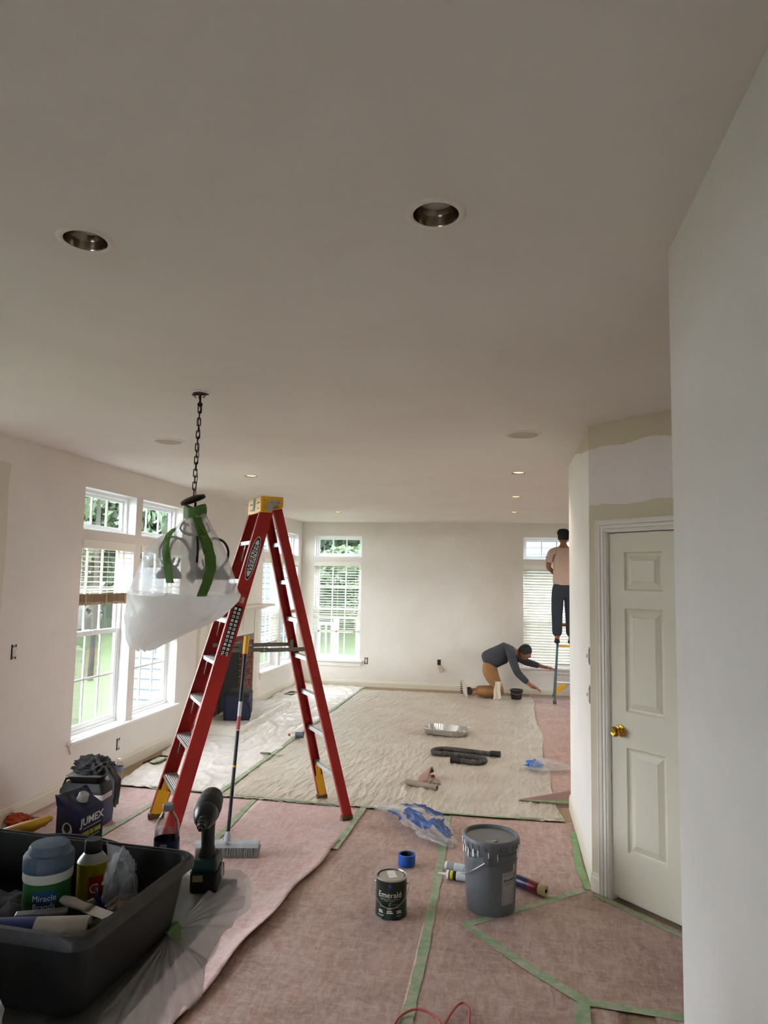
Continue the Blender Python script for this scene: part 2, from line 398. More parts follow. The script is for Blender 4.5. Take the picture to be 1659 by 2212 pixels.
casing('side_casing', DW0 - .073, DW0 - .005, 0, DH + .072, True); casing('head_casing', DW0 - .073, DW1 + .075, DH + .004, DH + .072, False)
MB().box(DW1 + .006, DW1 + .075, -.02, 0, 0, DH + .072).build('side_casing', M_jamb, tr)
MB().box(DW0 - .010, DW0 - .002, -.002, .11, 0, DH + .008).build('jamb', M_jamb, tr); MB().box(DW0 - .01, DW1 + .01, 0, .11, DH, DH + .008).build('jamb', M_jamb, tr); MB().box(DW1 + .002, DW1 + .01, 0, .11, 0, DH + .008).build('jamb', M_jamb, tr)
MB().box(DW0, DW1, .06, .10, 0, DH).build('stop_board', M_jamb, tr)
# ------------------------------------------------------------------ windows
def frame_mb(x0, x1, z0, z1, w, ya, yb):
    mb = MB(); mb.box(x0, x0 + w, ya, yb, z0, z1); mb.box(x1 - w, x1, ya, yb, z0, z1)
    mb.box(x0 + w, x1 - w, ya, yb, z0, z0 + w); mb.box(x0 + w, x1 - w, ya, yb, z1 - w, z1); return mb
def sash(root, x0, x1, z0, z1, ya, yb, nx, nzz, w=.038, name='sash'):
    s = frame_mb(x0, x1, z0, z1, w, ya, yb).build(name, M_vinyl, root, bevel=.003)
    ym = (ya + yb) / 2; gx = [x0 + w + (x1 - x0 - 2 * w) * i / nx for i in range(nx + 1)]; gz = [z0 + w + (z1 - z0 - 2 * w) * i / nzz for i in range(nzz + 1)]
    for g in gx[1:-1]: MB().box(g - .009, g + .009, ym - .007, ym + .007, z0 + w, z1 - w).build('muntin', M_vinyl, s)
    for g in gz[1:-1]: MB().box(x0 + w, x1 - w, ym - .006, ym + .006, g - .009, g + .009).build('muntin', M_vinyl, s)
    for i in range(nx):
        for j in range(nzz): MB().add([(gx[i], ym, gz[j]), (gx[i + 1], ym, gz[j]), (gx[i + 1], ym, gz[j + 1]), (gx[i], ym, gz[j + 1])], [(0, 1, 2, 3)]).build('pane', M_glass, s)
    return s
wn = 0
def window(loc, rz, w, what):
    global wn
    wn += 1; r = empty('window_%d' % wn, loc, rz); struct(r, 'white double hung window, ' + what)
    frame_mb(0, w, ZS, ZT, .032, .10, .158).build('frame', M_vinyl, r, bevel=.003)
    sash(r, .032, w - .032, 1.235, ZT - .032, .131, .152, 3, 2, .036, 'upper_sash'); sash(r, .032, w - .032, ZS + .032, 1.272, .106, .129, 3, 2, .042, 'lower_sash')
    MB().box(w / 2 - .03, w / 2 + .03, .098, .108, 1.262, 1.276).build('sash_lock', M_vinyl, r, bevel=.002)
    frame_mb(.0, w, ZS, ZT, .004, .002, .10).build('jamb_lining', M_jamb, r)
    wn += 1; t = empty('window_%d' % wn, loc, rz); struct(t, 'three pane transom above the window, ' + what)
    frame_mb(0, w, TR0, TR1, .034, .085, .158).build('frame', M_vinyl, t, bevel=.003); sash(t, .034, w - .034, TR0 + .034, TR1 - .034, .115, .14, 3, 1, .028)
    frame_mb(.0, w, TR0, TR1, .004, .002, .085).build('jamb_lining', M_jamb, t)
for (a, b), what in zip(WIN_L, ('left wall nearest the camera', 'left wall behind the wrapped chandelier', 'left wall beside the fireplace', 'left wall next to the far corner', 'left wall outside the picture', 'left wall outside the picture, added for light near the camera')):
    window((XL, a, 0), PI / 2, b - a, what)
for (a, b), what in zip(WIN_F, ('far wall beside the corner', 'far wall behind the painter on a ladder')):
    window((a, YF, 0), 0, b - a, what)
wn += 1; r = empty('window_%d' % wn, (3.6, WIN_S[1], 0), -PI / 2); struct(r, 'wide unseen white window added in the hall for light')
frame_mb(0, WIN_S[1] - WIN_S[0], BZ0, BZ1, .04, .08, .15).build('frame', M_vinyl, r); sash(r, .04, WIN_S[1] - WIN_S[0] - .04, BZ0 + .04, BZ1 - .04, .10, .13, 6, 3)
for a, b in WIN_B:                           # added window that brightens the near end
    wn += 1; r = empty('window_%d' % wn, (b, -3.0, 0), PI); struct(r, 'unseen white window added behind the camera for light')
    frame_mb(0, b - a, BZ0, BZ1, .04, .08, .15).build('frame', M_vinyl, r); sash(r, .04, b - a - .04, BZ0 + .04, BZ1 - .04, .10, .13, 3, 3)
tn = 1
def stool(loc, rz, L):                     # window board with an apron below it
    global tn
    tn += 1; r = empty('trim_%d' % tn, loc, rz); struct(r, 'white window sill board')
    MB().box(-.05, L + .05, -.045, .10, ZS - .028, ZS).build('sill_board', M_jamb, r, bevel=.006)
    MB().prism([(-.03, ZS - .028), (L + .03, ZS - .028), (L + .005, ZS - .10), (-.005, ZS - .10)], -.014, 0).build('apron', M_wall, r)
stool((XL, WIN_L[0][0], 0), PI / 2, WIN_L[1][1] - WIN_L[0][0]); stool((XL, WIN_L[5][0], 0), PI / 2, WIN_L[4][1] - WIN_L[5][0]); stool((XL, WIN_L[2][0], 0), PI / 2, WIN_L[3][1] - WIN_L[2][0] - .0)
for a, b in WIN_F: stool((a, YF, 0), 0, b - a)
# ------------------------------------------------------------------ venetian blinds
def blind(loc, rz, w, zb, label, tilt=0.06, stack=0, sp=.044, sag=0.0, tanrail=False, loose=0):
    r = thing('venetian_blind', label, 'blind', (loc[0], loc[1], 0), rz, 'white venetian blinds')
    MB().box(.004, w - .004, -.012, .006, ZT - .075, ZT - .004).build('valance', M_slat, r, bevel=.004)
    MB().box(.01, w - .01, .012, .062, ZT - .05, ZT - .006).build('head_rail', M_slat, r)
    pr = [(-.025, 0), (-.013, .0025), (0, .0032), (.013, .0025), (.025, 0), (.025, -.0024), (0, .0008), (-.025, -.0024)]
    sm = MB(); n = len(pr); sm.add([(x, a, z) for x in (.012, w - .012) for a, z in pr], [(i, (i + 1) % n, n + (i + 1) % n, n + i) for i in range(n)] + [tuple(range(n))[::-1], tuple(range(n, 2 * n))])
    me = sm.mesh('slat', M_slat, 50); tm = me
    if tanrail: tm = me.copy(); tm.materials[0] = M_tan
    z = ZT - .092; zs = zb + .022 + stack * .0055; k = 0
    while z > zs + .01:
        tt = tilt; ry = 0
        if loose and z < zs + loose: tt = tilt + random.uniform(-.5, .5); ry = random.uniform(-.012, .012)
        inst('slat', me, r, (0, .037, z), (tt + random.uniform(-.02, .02), ry, 0)); z -= sp * (0.75 if loose and z < zs + loose else 1); k += 1
    for i in range(stack): inst('slat', tm, r, (0, .037, zb + .024 + i * .0055))
    br = MB().box(.012, w - .012, .012, .062, zb, zb + .018).build('bottom_rail', M_tan if tanrail else M_slat, r, bevel=.004)
    for f in (.13, .5, .87):
        c = MB(); c.cyl((w * f, .010, zb), (w * f, .010, ZT - .05), .0014, n=6); c.cyl((w * f, .064, zb), (w * f, .064, ZT - .05), .0014, n=6); c.build('ladder_cord', M_slat, r)
        if tanrail or stack: MB().box(w * f - .012, w * f + .012, .008, .011, zb - .004, zb + .022 + stack * .0055).build('ladder_tape', M_tan, r)
    cd = MB(); xx = w - .05
    cd.cyl((xx, .004, ZT - .08), (xx, .004, zb - .22), .0012, n=6); cd.lathe([(.002, .03), (.008, .018), (.009, .004), (.006, 0), (0, 0)], 10, Matrix.Translation((xx, .004, zb - .25))); cd.build('pull_cord', M_slat, r, smooth=40)
    return r
blind((XL, WIN_L[0][0]), PI / 2, WIN_L[0][1] - WIN_L[0][0], 1.50, 'half raised white blind with tan stacked slats in the nearest window', .10, 13, tanrail=True)
blind((XL, WIN_L[1][0]), PI / 2, WIN_L[1][1] - WIN_L[1][0], 1.09, 'white blind in the window behind the wrapped chandelier', .10, 8, tanrail=True)
blind((XL, WIN_L[2][0]), PI / 2, WIN_L[2][1] - WIN_L[2][0], .78, 'long lowered white blind in the window beside the fireplace mantel', .12, 3)
blind((XL, WIN_L[3][0]), PI / 2, WIN_L[3][1] - WIN_L[3][0], 1.19, 'raised white blind in the left wall window at the far corner', .35, 6, tanrail=True)
blind((WIN_F[0][0], YF), 0, WIN_F[0][1] - WIN_F[0][0], .87, 'white blind with sagging loose lower slats on the far wall', .14, 2, loose=.30)
blind((WIN_F[1][0], YF), 0, WIN_F[1][1] - WIN_F[1][0], .445, 'fully lowered white blind behind the painter on the ladder', 0.78, 0, sp=.043)
# ------------------------------------------------------------------ outdoors
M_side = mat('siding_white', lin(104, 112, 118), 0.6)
M_roof = mat('roof_grey', lin(110, 108, 108), 0.8, var=.2, vs=10)
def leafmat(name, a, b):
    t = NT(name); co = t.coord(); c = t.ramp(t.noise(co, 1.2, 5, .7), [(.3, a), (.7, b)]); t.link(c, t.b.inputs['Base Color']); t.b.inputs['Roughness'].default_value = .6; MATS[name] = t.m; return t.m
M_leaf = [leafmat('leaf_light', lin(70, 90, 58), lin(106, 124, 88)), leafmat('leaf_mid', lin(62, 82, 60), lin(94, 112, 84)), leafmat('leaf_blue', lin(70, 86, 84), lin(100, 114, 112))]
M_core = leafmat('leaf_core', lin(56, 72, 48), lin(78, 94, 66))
M_bark = mat('bark', lin(58, 56, 52), .9, var=.3, vs=12, bump=.5, bs=30)
M_grass = leafmat('lawn_grass', lin(52, 64, 32), lin(66, 78, 42))
g = MB()
def ground(u, v):
    x = -45 + 75 * u; y = -8 + 68 * v
    h = -.45 + .02 * max(0, y - 14) + .03 * max(0, -x - 8) + .12 * fbm(x * .15, y * .15)
    if XL - .3 < x < 4 and -3.3 < y < YF + .3: h = -.6
    return (x, y, h)
g.sheet(ground, 90, 90); struct(g.build('lawn', M_grass, smooth=60), 'green lawn outside the windows')
crowns = []
for k in range(3):
    rnd = random.Random(k); mb = MB(); blobs = [(rnd.gauss(0, .42), rnd.gauss(0, .42), rnd.uniform(-.75, .8), rnd.uniform(.30, .5)) for _ in range(22)]
    vs = []; fs = []
    for i in range(9000):
        bx, by, bz, br = rnd.choice(blobs); d = Vector((rnd.gauss(0, 1), rnd.gauss(0, 1), rnd.gauss(0, 1))).normalized(); p = Vector((bx, by, bz)) + d * br * rnd.uniform(.75, 1.05)
        a = Vector((rnd.gauss(0, 1), rnd.gauss(0, 1), rnd.gauss(0, 1))).normalized() * rnd.uniform(.04, .075); b = a.orthogonal().normalized() * a.length * .6
        n = len(vs); vs += [p - a, p + b, p + a, p - b]; fs.append((n, n + 1, n + 2, n + 3))
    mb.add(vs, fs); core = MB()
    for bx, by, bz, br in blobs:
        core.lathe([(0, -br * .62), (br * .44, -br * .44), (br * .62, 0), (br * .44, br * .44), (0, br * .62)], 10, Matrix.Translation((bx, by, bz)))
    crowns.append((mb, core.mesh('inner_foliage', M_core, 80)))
leafm = [[c[0].mesh('foliage', m, fixn=False) for m in M_leaf] for c in crowns]
trunk = MB().tube([(0, 0, -.2), (.02, .01, .4), (-.02, .02, .8), (.03, -.02, 1.2)], [.075, .055, .045, .03], 10).mesh('trunk', M_bark, 60)
TREES = [(-8.5, 13.5, 4.0, 9.5, 0, .28, 'pale tree with a slim dark trunk on the lawn outside the nearest window'),
 (-15.6, 21.5, 5.4, 9, 0, 1, 'leafy light tree behind the lawn left of the nearest window'), (-11.6, 23.5, 5.0, 9, 1, 1, 'mid green tree behind the trunk on the lawn'),
 (-19.5, 27, 5.8, 11, 1, 1, 'mid green tree of the second row at left'), (-14, 29.5, 5.8, 11, 0, 1, 'light tree of the second row behind the trunk'),
 (-18, 36, 6.8, 13, 2, 1, 'bluish tree of the third row at left'), (-24.5, 33, 6.8, 12, 0, 1, 'light tree at the left end of the third row'),
 (-11, 37, 6.6, 13, 2, 1, 'bluish tall tree behind the siding house'), (-7.2, 29.5, 4.8, 9, 1, 1, 'mid green tree right of the siding house'),
 (-2.6, 33, 5.0, 10, 1, 1, 'broad green tree seen through the far wall window'), (-4.6, 40, 6.4, 13, 2, 1, 'bluish tree rising behind the far window trees'),
 (-1.2, 27, 3.4, 6, 1, 1, 'low dark bush on the slope outside the far window'), (3.4, 36, 6.0, 11, 0, 1, 'light tree behind the right hand house'),
 (2.6, 44, 7.0, 13, 1, 1, 'tall tree far behind the right hand house'), (-12.0, 47, 8.6, 15, 1, 1, 'large mid green tree of the distant row'),
 (-22, 44, 8.6, 15, 0, 1, 'large light tree of the distant row'), (-31, 39, 8.6, 14, 0, 1, 'large light tree at the left end of the distant row'), (-3.0, 50, 8.6, 16, 1, 1, 'large tree of the distant row behind the far window')]
TL = [t[6] for t in TREES]; TREES = [t[:6] for t in TREES]
for i, (x, y, wd, h, kind, ts) in enumerate(TREES):
    t = thing('garden_tree', TL[i], 'tree', (x, y, -.6), random.uniform(0, 6), 'trees outside the windows')
    zc = h * .55 if i else h * .68; sz = h * .42 if i else h * .36
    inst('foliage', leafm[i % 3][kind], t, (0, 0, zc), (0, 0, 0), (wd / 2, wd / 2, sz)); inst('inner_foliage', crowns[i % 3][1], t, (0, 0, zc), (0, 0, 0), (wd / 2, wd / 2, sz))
    inst('trunk', trunk, t, (0, 0, 0), (0, 0, 0), (3.2 * ts, 3.2 * ts, h * .5))
for i, (x, y, sx, sy, h, lb) in enumerate(((-6.4, 27.6, 2.4, .9, 1.9, 'clipped hedge outside the far wall window'), (-1.9, 29.6, 2.2, .9, 1.9, 'clipped hedge right of the far window view'), (-13.2, 26.4, 2.9, .9, 1.8, 'long hedge behind the lawn outside the nearest window'), (-18.8, 23.6, 2.6, .9, 1.8, 'hedge at the left end of the lawn'))):
    t = thing('garden_hedge', lb, 'hedge', (x, y, -.55), 0, 'hedges behind the lawn'); inst('foliage', leafm[i % 3][i % 2], t, (0, 0, h * .75), (0, 0, 0), (sx, sy, h)); inst('inner_foliage', crowns[i % 3][1], t, (0, 0, h * .75), (0, 0, 0), (sx, sy, h))
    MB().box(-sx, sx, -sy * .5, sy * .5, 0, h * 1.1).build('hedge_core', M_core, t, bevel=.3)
def board_house(name, label, x0, x1, y0, y1, z0, z1, step, roof=True, wins=()):
    h = thing(name, label, 'building', ((x0 + x1) / 2, (y0 + y1) / 2, z0)); hx, hy = (x1 - x0) / 2, (y1 - y0) / 2
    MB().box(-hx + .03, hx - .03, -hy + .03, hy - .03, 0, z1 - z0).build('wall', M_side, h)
    pr = MB(); e = .022; n = 0                              # one lapped course round the four sides
    pr.add([(-hx, -hy, step), (hx, -hy, step), (hx, hy, step), (-hx, hy, step), (-hx - e, -hy - e, 0), (hx + e, -hy - e, 0), (hx + e, hy + e, 0), (-hx - e, hy + e, 0), (-hx + .02, -hy + .02, 0), (hx - .02, -hy + .02, 0), (hx - .02, hy - .02, 0), (-hx + .02, hy - .02, 0)],
           [(i, (i + 1) % 4, 4 + (i + 1) % 4, 4 + i) for i in range(4)] + [(4 + i, 4 + (i + 1) % 4, 8 + (i + 1) % 4, 8 + i) for i in range(4)])
    me = pr.mesh('siding_board', M_side)
    for k in range(int((z1 - z0) / step)): inst('siding_board', me, h, (0, 0, k * step))
    for sx in (-1, 1): MB().box(sx * (hx + .02) - .05, sx * (hx + .02) + .05, -hy - .05, -hy + .05, 0, z1 - z0).build('corner_board', M_vinyl, h)
    for wx, wz, ww, wh in wins:
        w = MB().box(wx - ww / 2 - .08, wx + ww / 2 + .08, -hy - .07, -hy, wz - .08, wz + wh + .08).build('window_trim', M_vinyl, h)
        MB().box(wx - ww / 2, wx + ww / 2, -hy - .08, -hy - .06, wz, wz + wh).build('window_glass', mat('dark_glass', lin(120, 140, 156), .15), w)
    if roof:
        MB().prism([(-hx - .4, z1 - z0), (0, z1 - z0 + hx * .5), (hx + .4, z1 - z0)], -hy - .3, hy + .3).build('roof', M_roof, h)
    return h
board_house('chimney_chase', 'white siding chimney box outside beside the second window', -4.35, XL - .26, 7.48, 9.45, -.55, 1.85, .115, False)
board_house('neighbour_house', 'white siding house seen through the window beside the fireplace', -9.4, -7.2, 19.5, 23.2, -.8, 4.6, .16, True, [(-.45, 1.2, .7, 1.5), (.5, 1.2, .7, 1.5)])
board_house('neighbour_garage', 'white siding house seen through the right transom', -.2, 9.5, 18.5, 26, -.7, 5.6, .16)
dk = thing('deck_railing', 'white porch railing outside the far wall window', 'railing', (-4.15, 15.2, -.5))
M_deck = mat('deck_wood', lin(196, 184, 168), .7, var=.1)
MB().box(-.45, .45, -.03, .03, 1.25, 1.31).build('top_rail', M_vinyl, dk); MB().box(-.45, .45, -.03, .03, .5, .55).build('bottom_rail', M_vinyl, dk)
for k in range(6): MB().box(-.36 + k * .145 - .015, -.36 + k * .145 + .015, -.015, .015, .55, 1.25).build('baluster', M_vinyl, dk)
for sx in (-.45, .45): MB().box(sx - .05, sx + .05, -.05, .05, -.1, 1.4).build('post', M_vinyl, dk)
dp = thing('garden_post', 'tan post with a white cap outside the far wall window', 'post', (-2.93, 14.0, -.5))
MB().box(-.06, .06, -.06, .06, -.1, 1.45).build('shaft', M_deck, dp); MB().lathe([(.10, 1.45), (.10, 1.49), (0, 1.54)], 4, Matrix.Rotation(PI / 4, 4, 'Z')).build('cap', M_vinyl, dp)
# ------------------------------------------------------------------ floor coverings
def paper_mat(name, c1, c2, dust, dw, sc=1.0, rot=0.0):
    t = NT(name); co = t.coord()
    base = t.ramp(t.noise(co, 2.2 * sc, 6, .65, .5), [(.3, c1), (.7, c2)])
    s1 = t.noise(t.mapping(co, (26, 7, 10), rot=(0, 0, .5 + rot)), 1.0, 8, .75, 1.2); f1 = t.ramp(s1, [(.42, (0, 0, 0)), (.78, (dw, dw, dw))])
    s2 = t.noise(t.mapping(co, (9, 30, 10), rot=(0, 0, -.3 + rot)), 1.0, 8, .75, 1.6); f2 = t.ramp(s2, [(.45, (0, 0, 0)), (.78, (dw, dw, dw))])
    s3 = t.noise(co, 55, 3, .6); f3 = t.ramp(s3, [(.70, (0, 0, 0)), (.74, (.8, .8, .8))])
    c = t.mix(f1, base, dust); c = t.mix(f2, c, dust); c = t.mix(f3, c, lin(226, 220, 214))
    t.link(c, t.b.inputs['Base Color']); t.b.inputs['Roughness'].default_value = .62
    t.bump(t.noise(co, 14, 6, .6, .8), .25, .01); MATS[name] = t.m; return t.m
M_pap1 = paper_mat('rosin_paper_lit', lin(172, 132, 124), lin(190, 154, 146), lin(216, 204, 200), .75)  # left strips: window light put into the colour as a lighter tone
M_pap2 = paper_mat('rosin_paper_scuffed_dim', lin(146, 110, 99), lin(172, 136, 124), lin(204, 190, 183), .68, 1.3, .6)  # right strips: scuffs, plus a darker tone for less window light
M_pap3 = paper_mat('rosin_paper_hall', lin(150, 112, 100), lin(174, 140, 126), lin(206, 186, 176), .6, .8)
M_tape = mat('green_tape', lin(128, 160, 116), .6, var=.12, vs=9, dust=lin(190, 172, 162), ds=22, df=(.42, .66), dw=.85)
M_tape2 = mat('green_tape_bright', lin(112, 152, 92), .55, var=.15, vs=9, dust=lin(180, 176, 160), ds=24, df=(.5, .72), dw=.6)
def paper(poly, z, m, label, amp=.002, res=.05, curl=None, group='rosin paper sheets on the floor'):
    """rectangular sheet (x0, x1, y0, y1) with soft waves; curl lifts its right edge"""
    x0, x1, y0, y1 = poly
    def f(u, v):
        x = x0 + (x1 - x0) * u; y = y0 + (y1 - y0) * v
        h = z + amp * (fbm(x * 2.4, y * 2.4, z * 900) + .3 * fbm(x * 9, y * 7, 3)) * .9
        if curl: x, h = curl(u, v, x, y, h)
        return (x, y, max(h, z * .6))
    mb = MB().sheet(f, max(2, int((x1 - x0) / res)), max(2, int((y1 - y0) / res)))
    return tag(mb.build('rosin_paper_sheet', m, smooth=60, thick=.0008), label, 'floor paper', group)
def curl_c(u, v, x, y, h):
    xe = -1.27 + .17 * min(1.1, max(0, (y - 2.77) / 1.92)) + .012 * math.sin(y * 9) ; x = -1.93 + (xe + 1.93) * u
    lift = max(0, (u - .82) / .18) ** 2 * (.028 + .010 * math.sin(y * 4)) * min(1, max(0, (4.95 - y) / .5))
    return x, h + lift
paper((-3.43, -2.66, 3.3, 5.60), .003, M_pap1, 'pink paper strip against the left wall under the blue cooler')
paper((-2.70, -1.90, 3.0, 5.56), .004, M_pap1, 'pink paper strip under the front feet of the red ladder')
paper((-1.93, -1.10, .6, 5.54), .0055, M_pap1, 'pink paper strip with curled right edge under the push broom', curl=curl_c, res=.035)
paper((-1.30, -.38, .4, 5.50), .003, M_pap2, 'scuffed pink paper strip under the green paint can')
paper((-.42, .485, .4, 5.53), .004, M_pap2, 'scuffed pink paper strip under the grey bucket')
paper((.35, 3.5, 5.88, 11.5), .003, M_pap3, 'rippled pink paper in the hall beyond the short wall', .006)
mb = MB(); mb.add([(-.20, 3.80, .0075), (.44, 4.345, .0075), (.475, 4.36, .0075), (1.7, 3.16, .0075), (1.7, 2.2, .0075), (.60, 2.2, .0075), (.60, 3.2, .0075), (.33, 3.22, .0075)], [(0, 7, 6, 5, 4, 3, 2, 1)])
tag(mb.build('rosin_paper_sheet', M_pap2, thick=.0008), 'angular scuffed paper piece in front of the panel door', 'floor paper', 'rosin paper sheets on the floor')
# drop cloth of crinkled sheeting
def cloth_mat(name, c1, c2, rough, bs, gl=.5):
    t = NT(name); co = t.coord(); c = t.ramp(t.noise(co, 3, 5, .6), [(.3, c1), (.7, c2)]); t.link(c, t.b.inputs['Base Color'])
    t.b.inputs['Roughness'].default_value = rough; t.b.inputs['Specular IOR Level'].default_value = gl
    t.bump(t.noise(t.mapping(co, (bs, bs * .16, bs)), 1, 5, .6, 1.0), .8, .014); MATS[name] = t.m; return t.m
M_cloth = cloth_mat('crinkled_drop_sheet', lin(178, 166, 150), lin(198, 188, 173), .34, 22)
M_plas = cloth_mat('white_plastic_sheet', lin(212, 206, 198), lin(226, 222, 216), .26, 9, .6)
def cloth(u, v):
    y = 5.48 + 5.72 * v; xr = .385 + .02 * math.sin(y * 3.1) + .03 * fbm(y * 1.3, 2.2)
    if y < 6.05: xr += .10 * (6.05 - y)
    x = -2.31 + (xr + 2.31) * u; y += .03 * fbm(x * 1.5, 7.7) * (1 - v)
    w = .35 * fbm(x * 3, y * 1.3, 5)
    a = 1 - abs(nz(x * 24 + w * 6 + .8 * y, y * 2.0 + w, 1)) * 2; b = 1 - abs(nz(x * 9 - y * 3.2, y * 1.7 + x * 2, 4)) * 2.4
    near = max(.3, 1 - (y - 5.5) / 4.5)
    h = .004 + near * (.0085 * max(0, a) ** 2) + .008 * max(0, b) ** 3 + .002 * fbm(x * 4, y * 4)
    return (x, y, max(.0035, h) + .003)
o = MB().sheet(cloth, 250, 330).build('drop_sheet', M_cloth, smooth=75, fixn=False)
tag(o, 'large crinkled beige plastic drop sheet covering the middle of the floor', 'drop cloth')
HX, HY0, HY1, HZ = -2.88, 7.55, 9.25, .10            # raised hearth
def sm(a, b, x):
    t = min(1, max(0, (x - a) / (b - a))); return t * t * (3 - 2 * t)
def drape(u, v):
    y = 5.56 + 5.92 * v; xl = -3.415 + .10 * max(0, fbm(y * 1.4, 11)) + (.30 * sm(7.0, 6.0, y) * .5)
    x = xl + (-2.27 - xl) * u
    e = fbm(x * 1.5, y * 1.5, 3)
    top = sm(HX + .05 + .03 * e, HX - .0, x) * sm(HY0 - .25, HY0 + .02, y) * sm(HY1 + .20, HY1 - .02, y)
    b = 1 - abs(nz(x * 5 + y * 1.5, y * 1.9 - x, 8)) * 2.2; c = 1 - abs(nz(x * 9, y * 6 + x * 3, 2)) * 2.2
    wr = .014 * max(0, b) ** 2 + .006 * max(0, c) ** 2
    slope = .045 * sm(HX + .35, HX, x) * sm(HY0 - .6, HY0, y) * sm(HY1 + .6, HY1, y)
    edge = .03 * max(0, fbm(y * 3, 5.5)) * sm(.25, 0, u)
    return (x, y, .007 + max(top * (HZ + .004), slope * (1 - top)) + wr * (1 - .5 * top) + edge)
o = MB().sheet(drape, 110, 300).build('plastic_sheet', M_plas, smooth=75, fixn=False)
tag(o, 'glossy white plastic sheet draped over the hearth along the left wall', 'plastic sheet')
def strip(label, pts, w=.042, z=.012, m=None, waves=True):
    """tape lying along pts with slightly torn edges"""
    m = m or M_tape; P = []
    for a, b in zip(pts, pts[1:]):
        n = max(2, int((Vector(b) - Vector(a)).length / .06))
        P += [Vector(a).lerp(Vector(b), i / n) for i in range(n)]
    P.append(Vector(pts[-1])); vs = []; fs = []
    for i, p in enumerate(P):
        d = (P[min(i + 1, len(P) - 1)] - P[max(i - 1, 0)]).normalized(); nn = Vector((-d.y, d.x)); q = random.uniform(.85, 1.1) if waves else 1
        vs += [(p.x - nn.x * w / 2 * q, p.y - nn.y * w / 2 * q, z), (p.x + nn.x * w / 2 * q, p.y + nn.y * w / 2 * q, z + .0003)]
    fs = [(2 * i, 2 * i + 1, 2 * i + 3, 2 * i + 2) for i in range(len(P) - 1)]
    return tag(MB().add(vs, fs).build('tape_strip', m, thick=.0006), label, 'tape', 'green masking tape on the floor')
strip('green tape seam between white plastic and beige drop sheet', [(-2.29, 5.50), (-2.285, 8.2), (-2.295, 11.3)], .045, .021)
strip('green tape along the near edge of the drop sheet', [(-3.0, 5.60), (-2.3, 5.55), (-1.6, 5.51), (-.8, 5.48), (0, 5.49), (.42, 5.55)], .032, .0165)
strip('long green tape line left of the grey bucket', [(-.40, 2.3), (-.385, 3.4), (-.40, 4.4), (-.43, 5.44)], .05, .0085)
strip('green tape from the bucket to the door corner', [(-.20, 3.80), (.10, 4.05), (.44, 4.35)], .05, .0095)
strip('green tape running diagonally to the lower right wall', [(-.21, 3.81), (.06, 3.5), (.33, 3.235), (.75, 3.20), (1.1, 3.19)], .055, .0095)
strip('short green tape piece at the bottom edge', [(.315, 3.22), (.29, 2.9), (.27, 2.6)], .07, .0098)
strip('green tape beside the feet of the red ladder', [(-2.70, 4.5), (-2.69, 5.0), (-2.68, 5.55)], .045, .0085)
strip('green tape behind the broom pole', [(-1.90, 4.3), (-1.93, 4.9), (-1.97, 5.5)], .045, .0095)
strip('green tape where the curled paper edge begins', [(-1.105, 4.62), (-1.09, 5.0), (-1.08, 5.5)], .05, .0135)
strip('bright green tape along the short wall baseboard', [(.47, 4.36), (.445, 4.7), (.47, 5.30)], .045, .010, M_tape2)
strip('green tape along the foot of the panel door', [(.50, 4.30), (.72, 4.06), (1.1, 3.66), (1.5, 3.26)], .04, .0105)
# torn paper flap at the corner of the short wall
def flap(u, v):
    x = .10 + .43 * u; w = .15 * (0.25 + .75 * u); y = 5.93 - .02 * u + w * (v - .2)
    return (x, y, .018 + .085 * u * math.sin(v * PI * .85) ** 1.5 + .012 * u)
fl = MB().sheet(flap, 16, 12).build('paper_flap', mat('paper_flap', lin(150, 118, 106), .7, var=.15), smooth=70, thick=.001)
tag(fl, 'curled torn paper flap at the corner of the short wall', 'paper flap')
def flt(u, v):
    p = Vector(flap(u, 0.02 + .12 * v)); return p + Vector((0, -.003, .003))
MB().sheet(flt, 14, 3).build('tape_edge', M_tape2, fl, thick=.0005)
# floor vents that poke through the sheeting
def vent(loc, rz, label):
    r = thing('floor_vent', label, 'vent', loc, rz, 'open floor vents by the left wall')
    f = MB(); f.box(-.14, .14, -.06, -.052, .0, .028); f.box(-.14, .14, .052, .06, 0, .028); f.box(-.14, -.132, -.052, .052, 0, .028); f.box(.132, .14, -.052, .052, 0, .028); f.build('duct_collar', mat('duct_brown', lin(78, 60, 46), .8, var=.2), r)
    MB().box(-.132, .132, -.052, .052, .002, .006).build('duct_throat', mat('duct_dark', lin(18, 15, 13), .9), r)
    MB().sheet(lambda u, v: (-.15 + .22 * u, -.080 + .03 * v, .031 + .012 * nz(u * 5, v * 3)), 8, 3).build('tape_edge', M_tape2, r, thick=.0006)
vent((-3.26, 6.37, .0), 1.45, 'open floor vent with torn paper under the second window')
vent((-3.22, 10.45, .0), 1.5, 'open floor vent with green tape near the far corner')
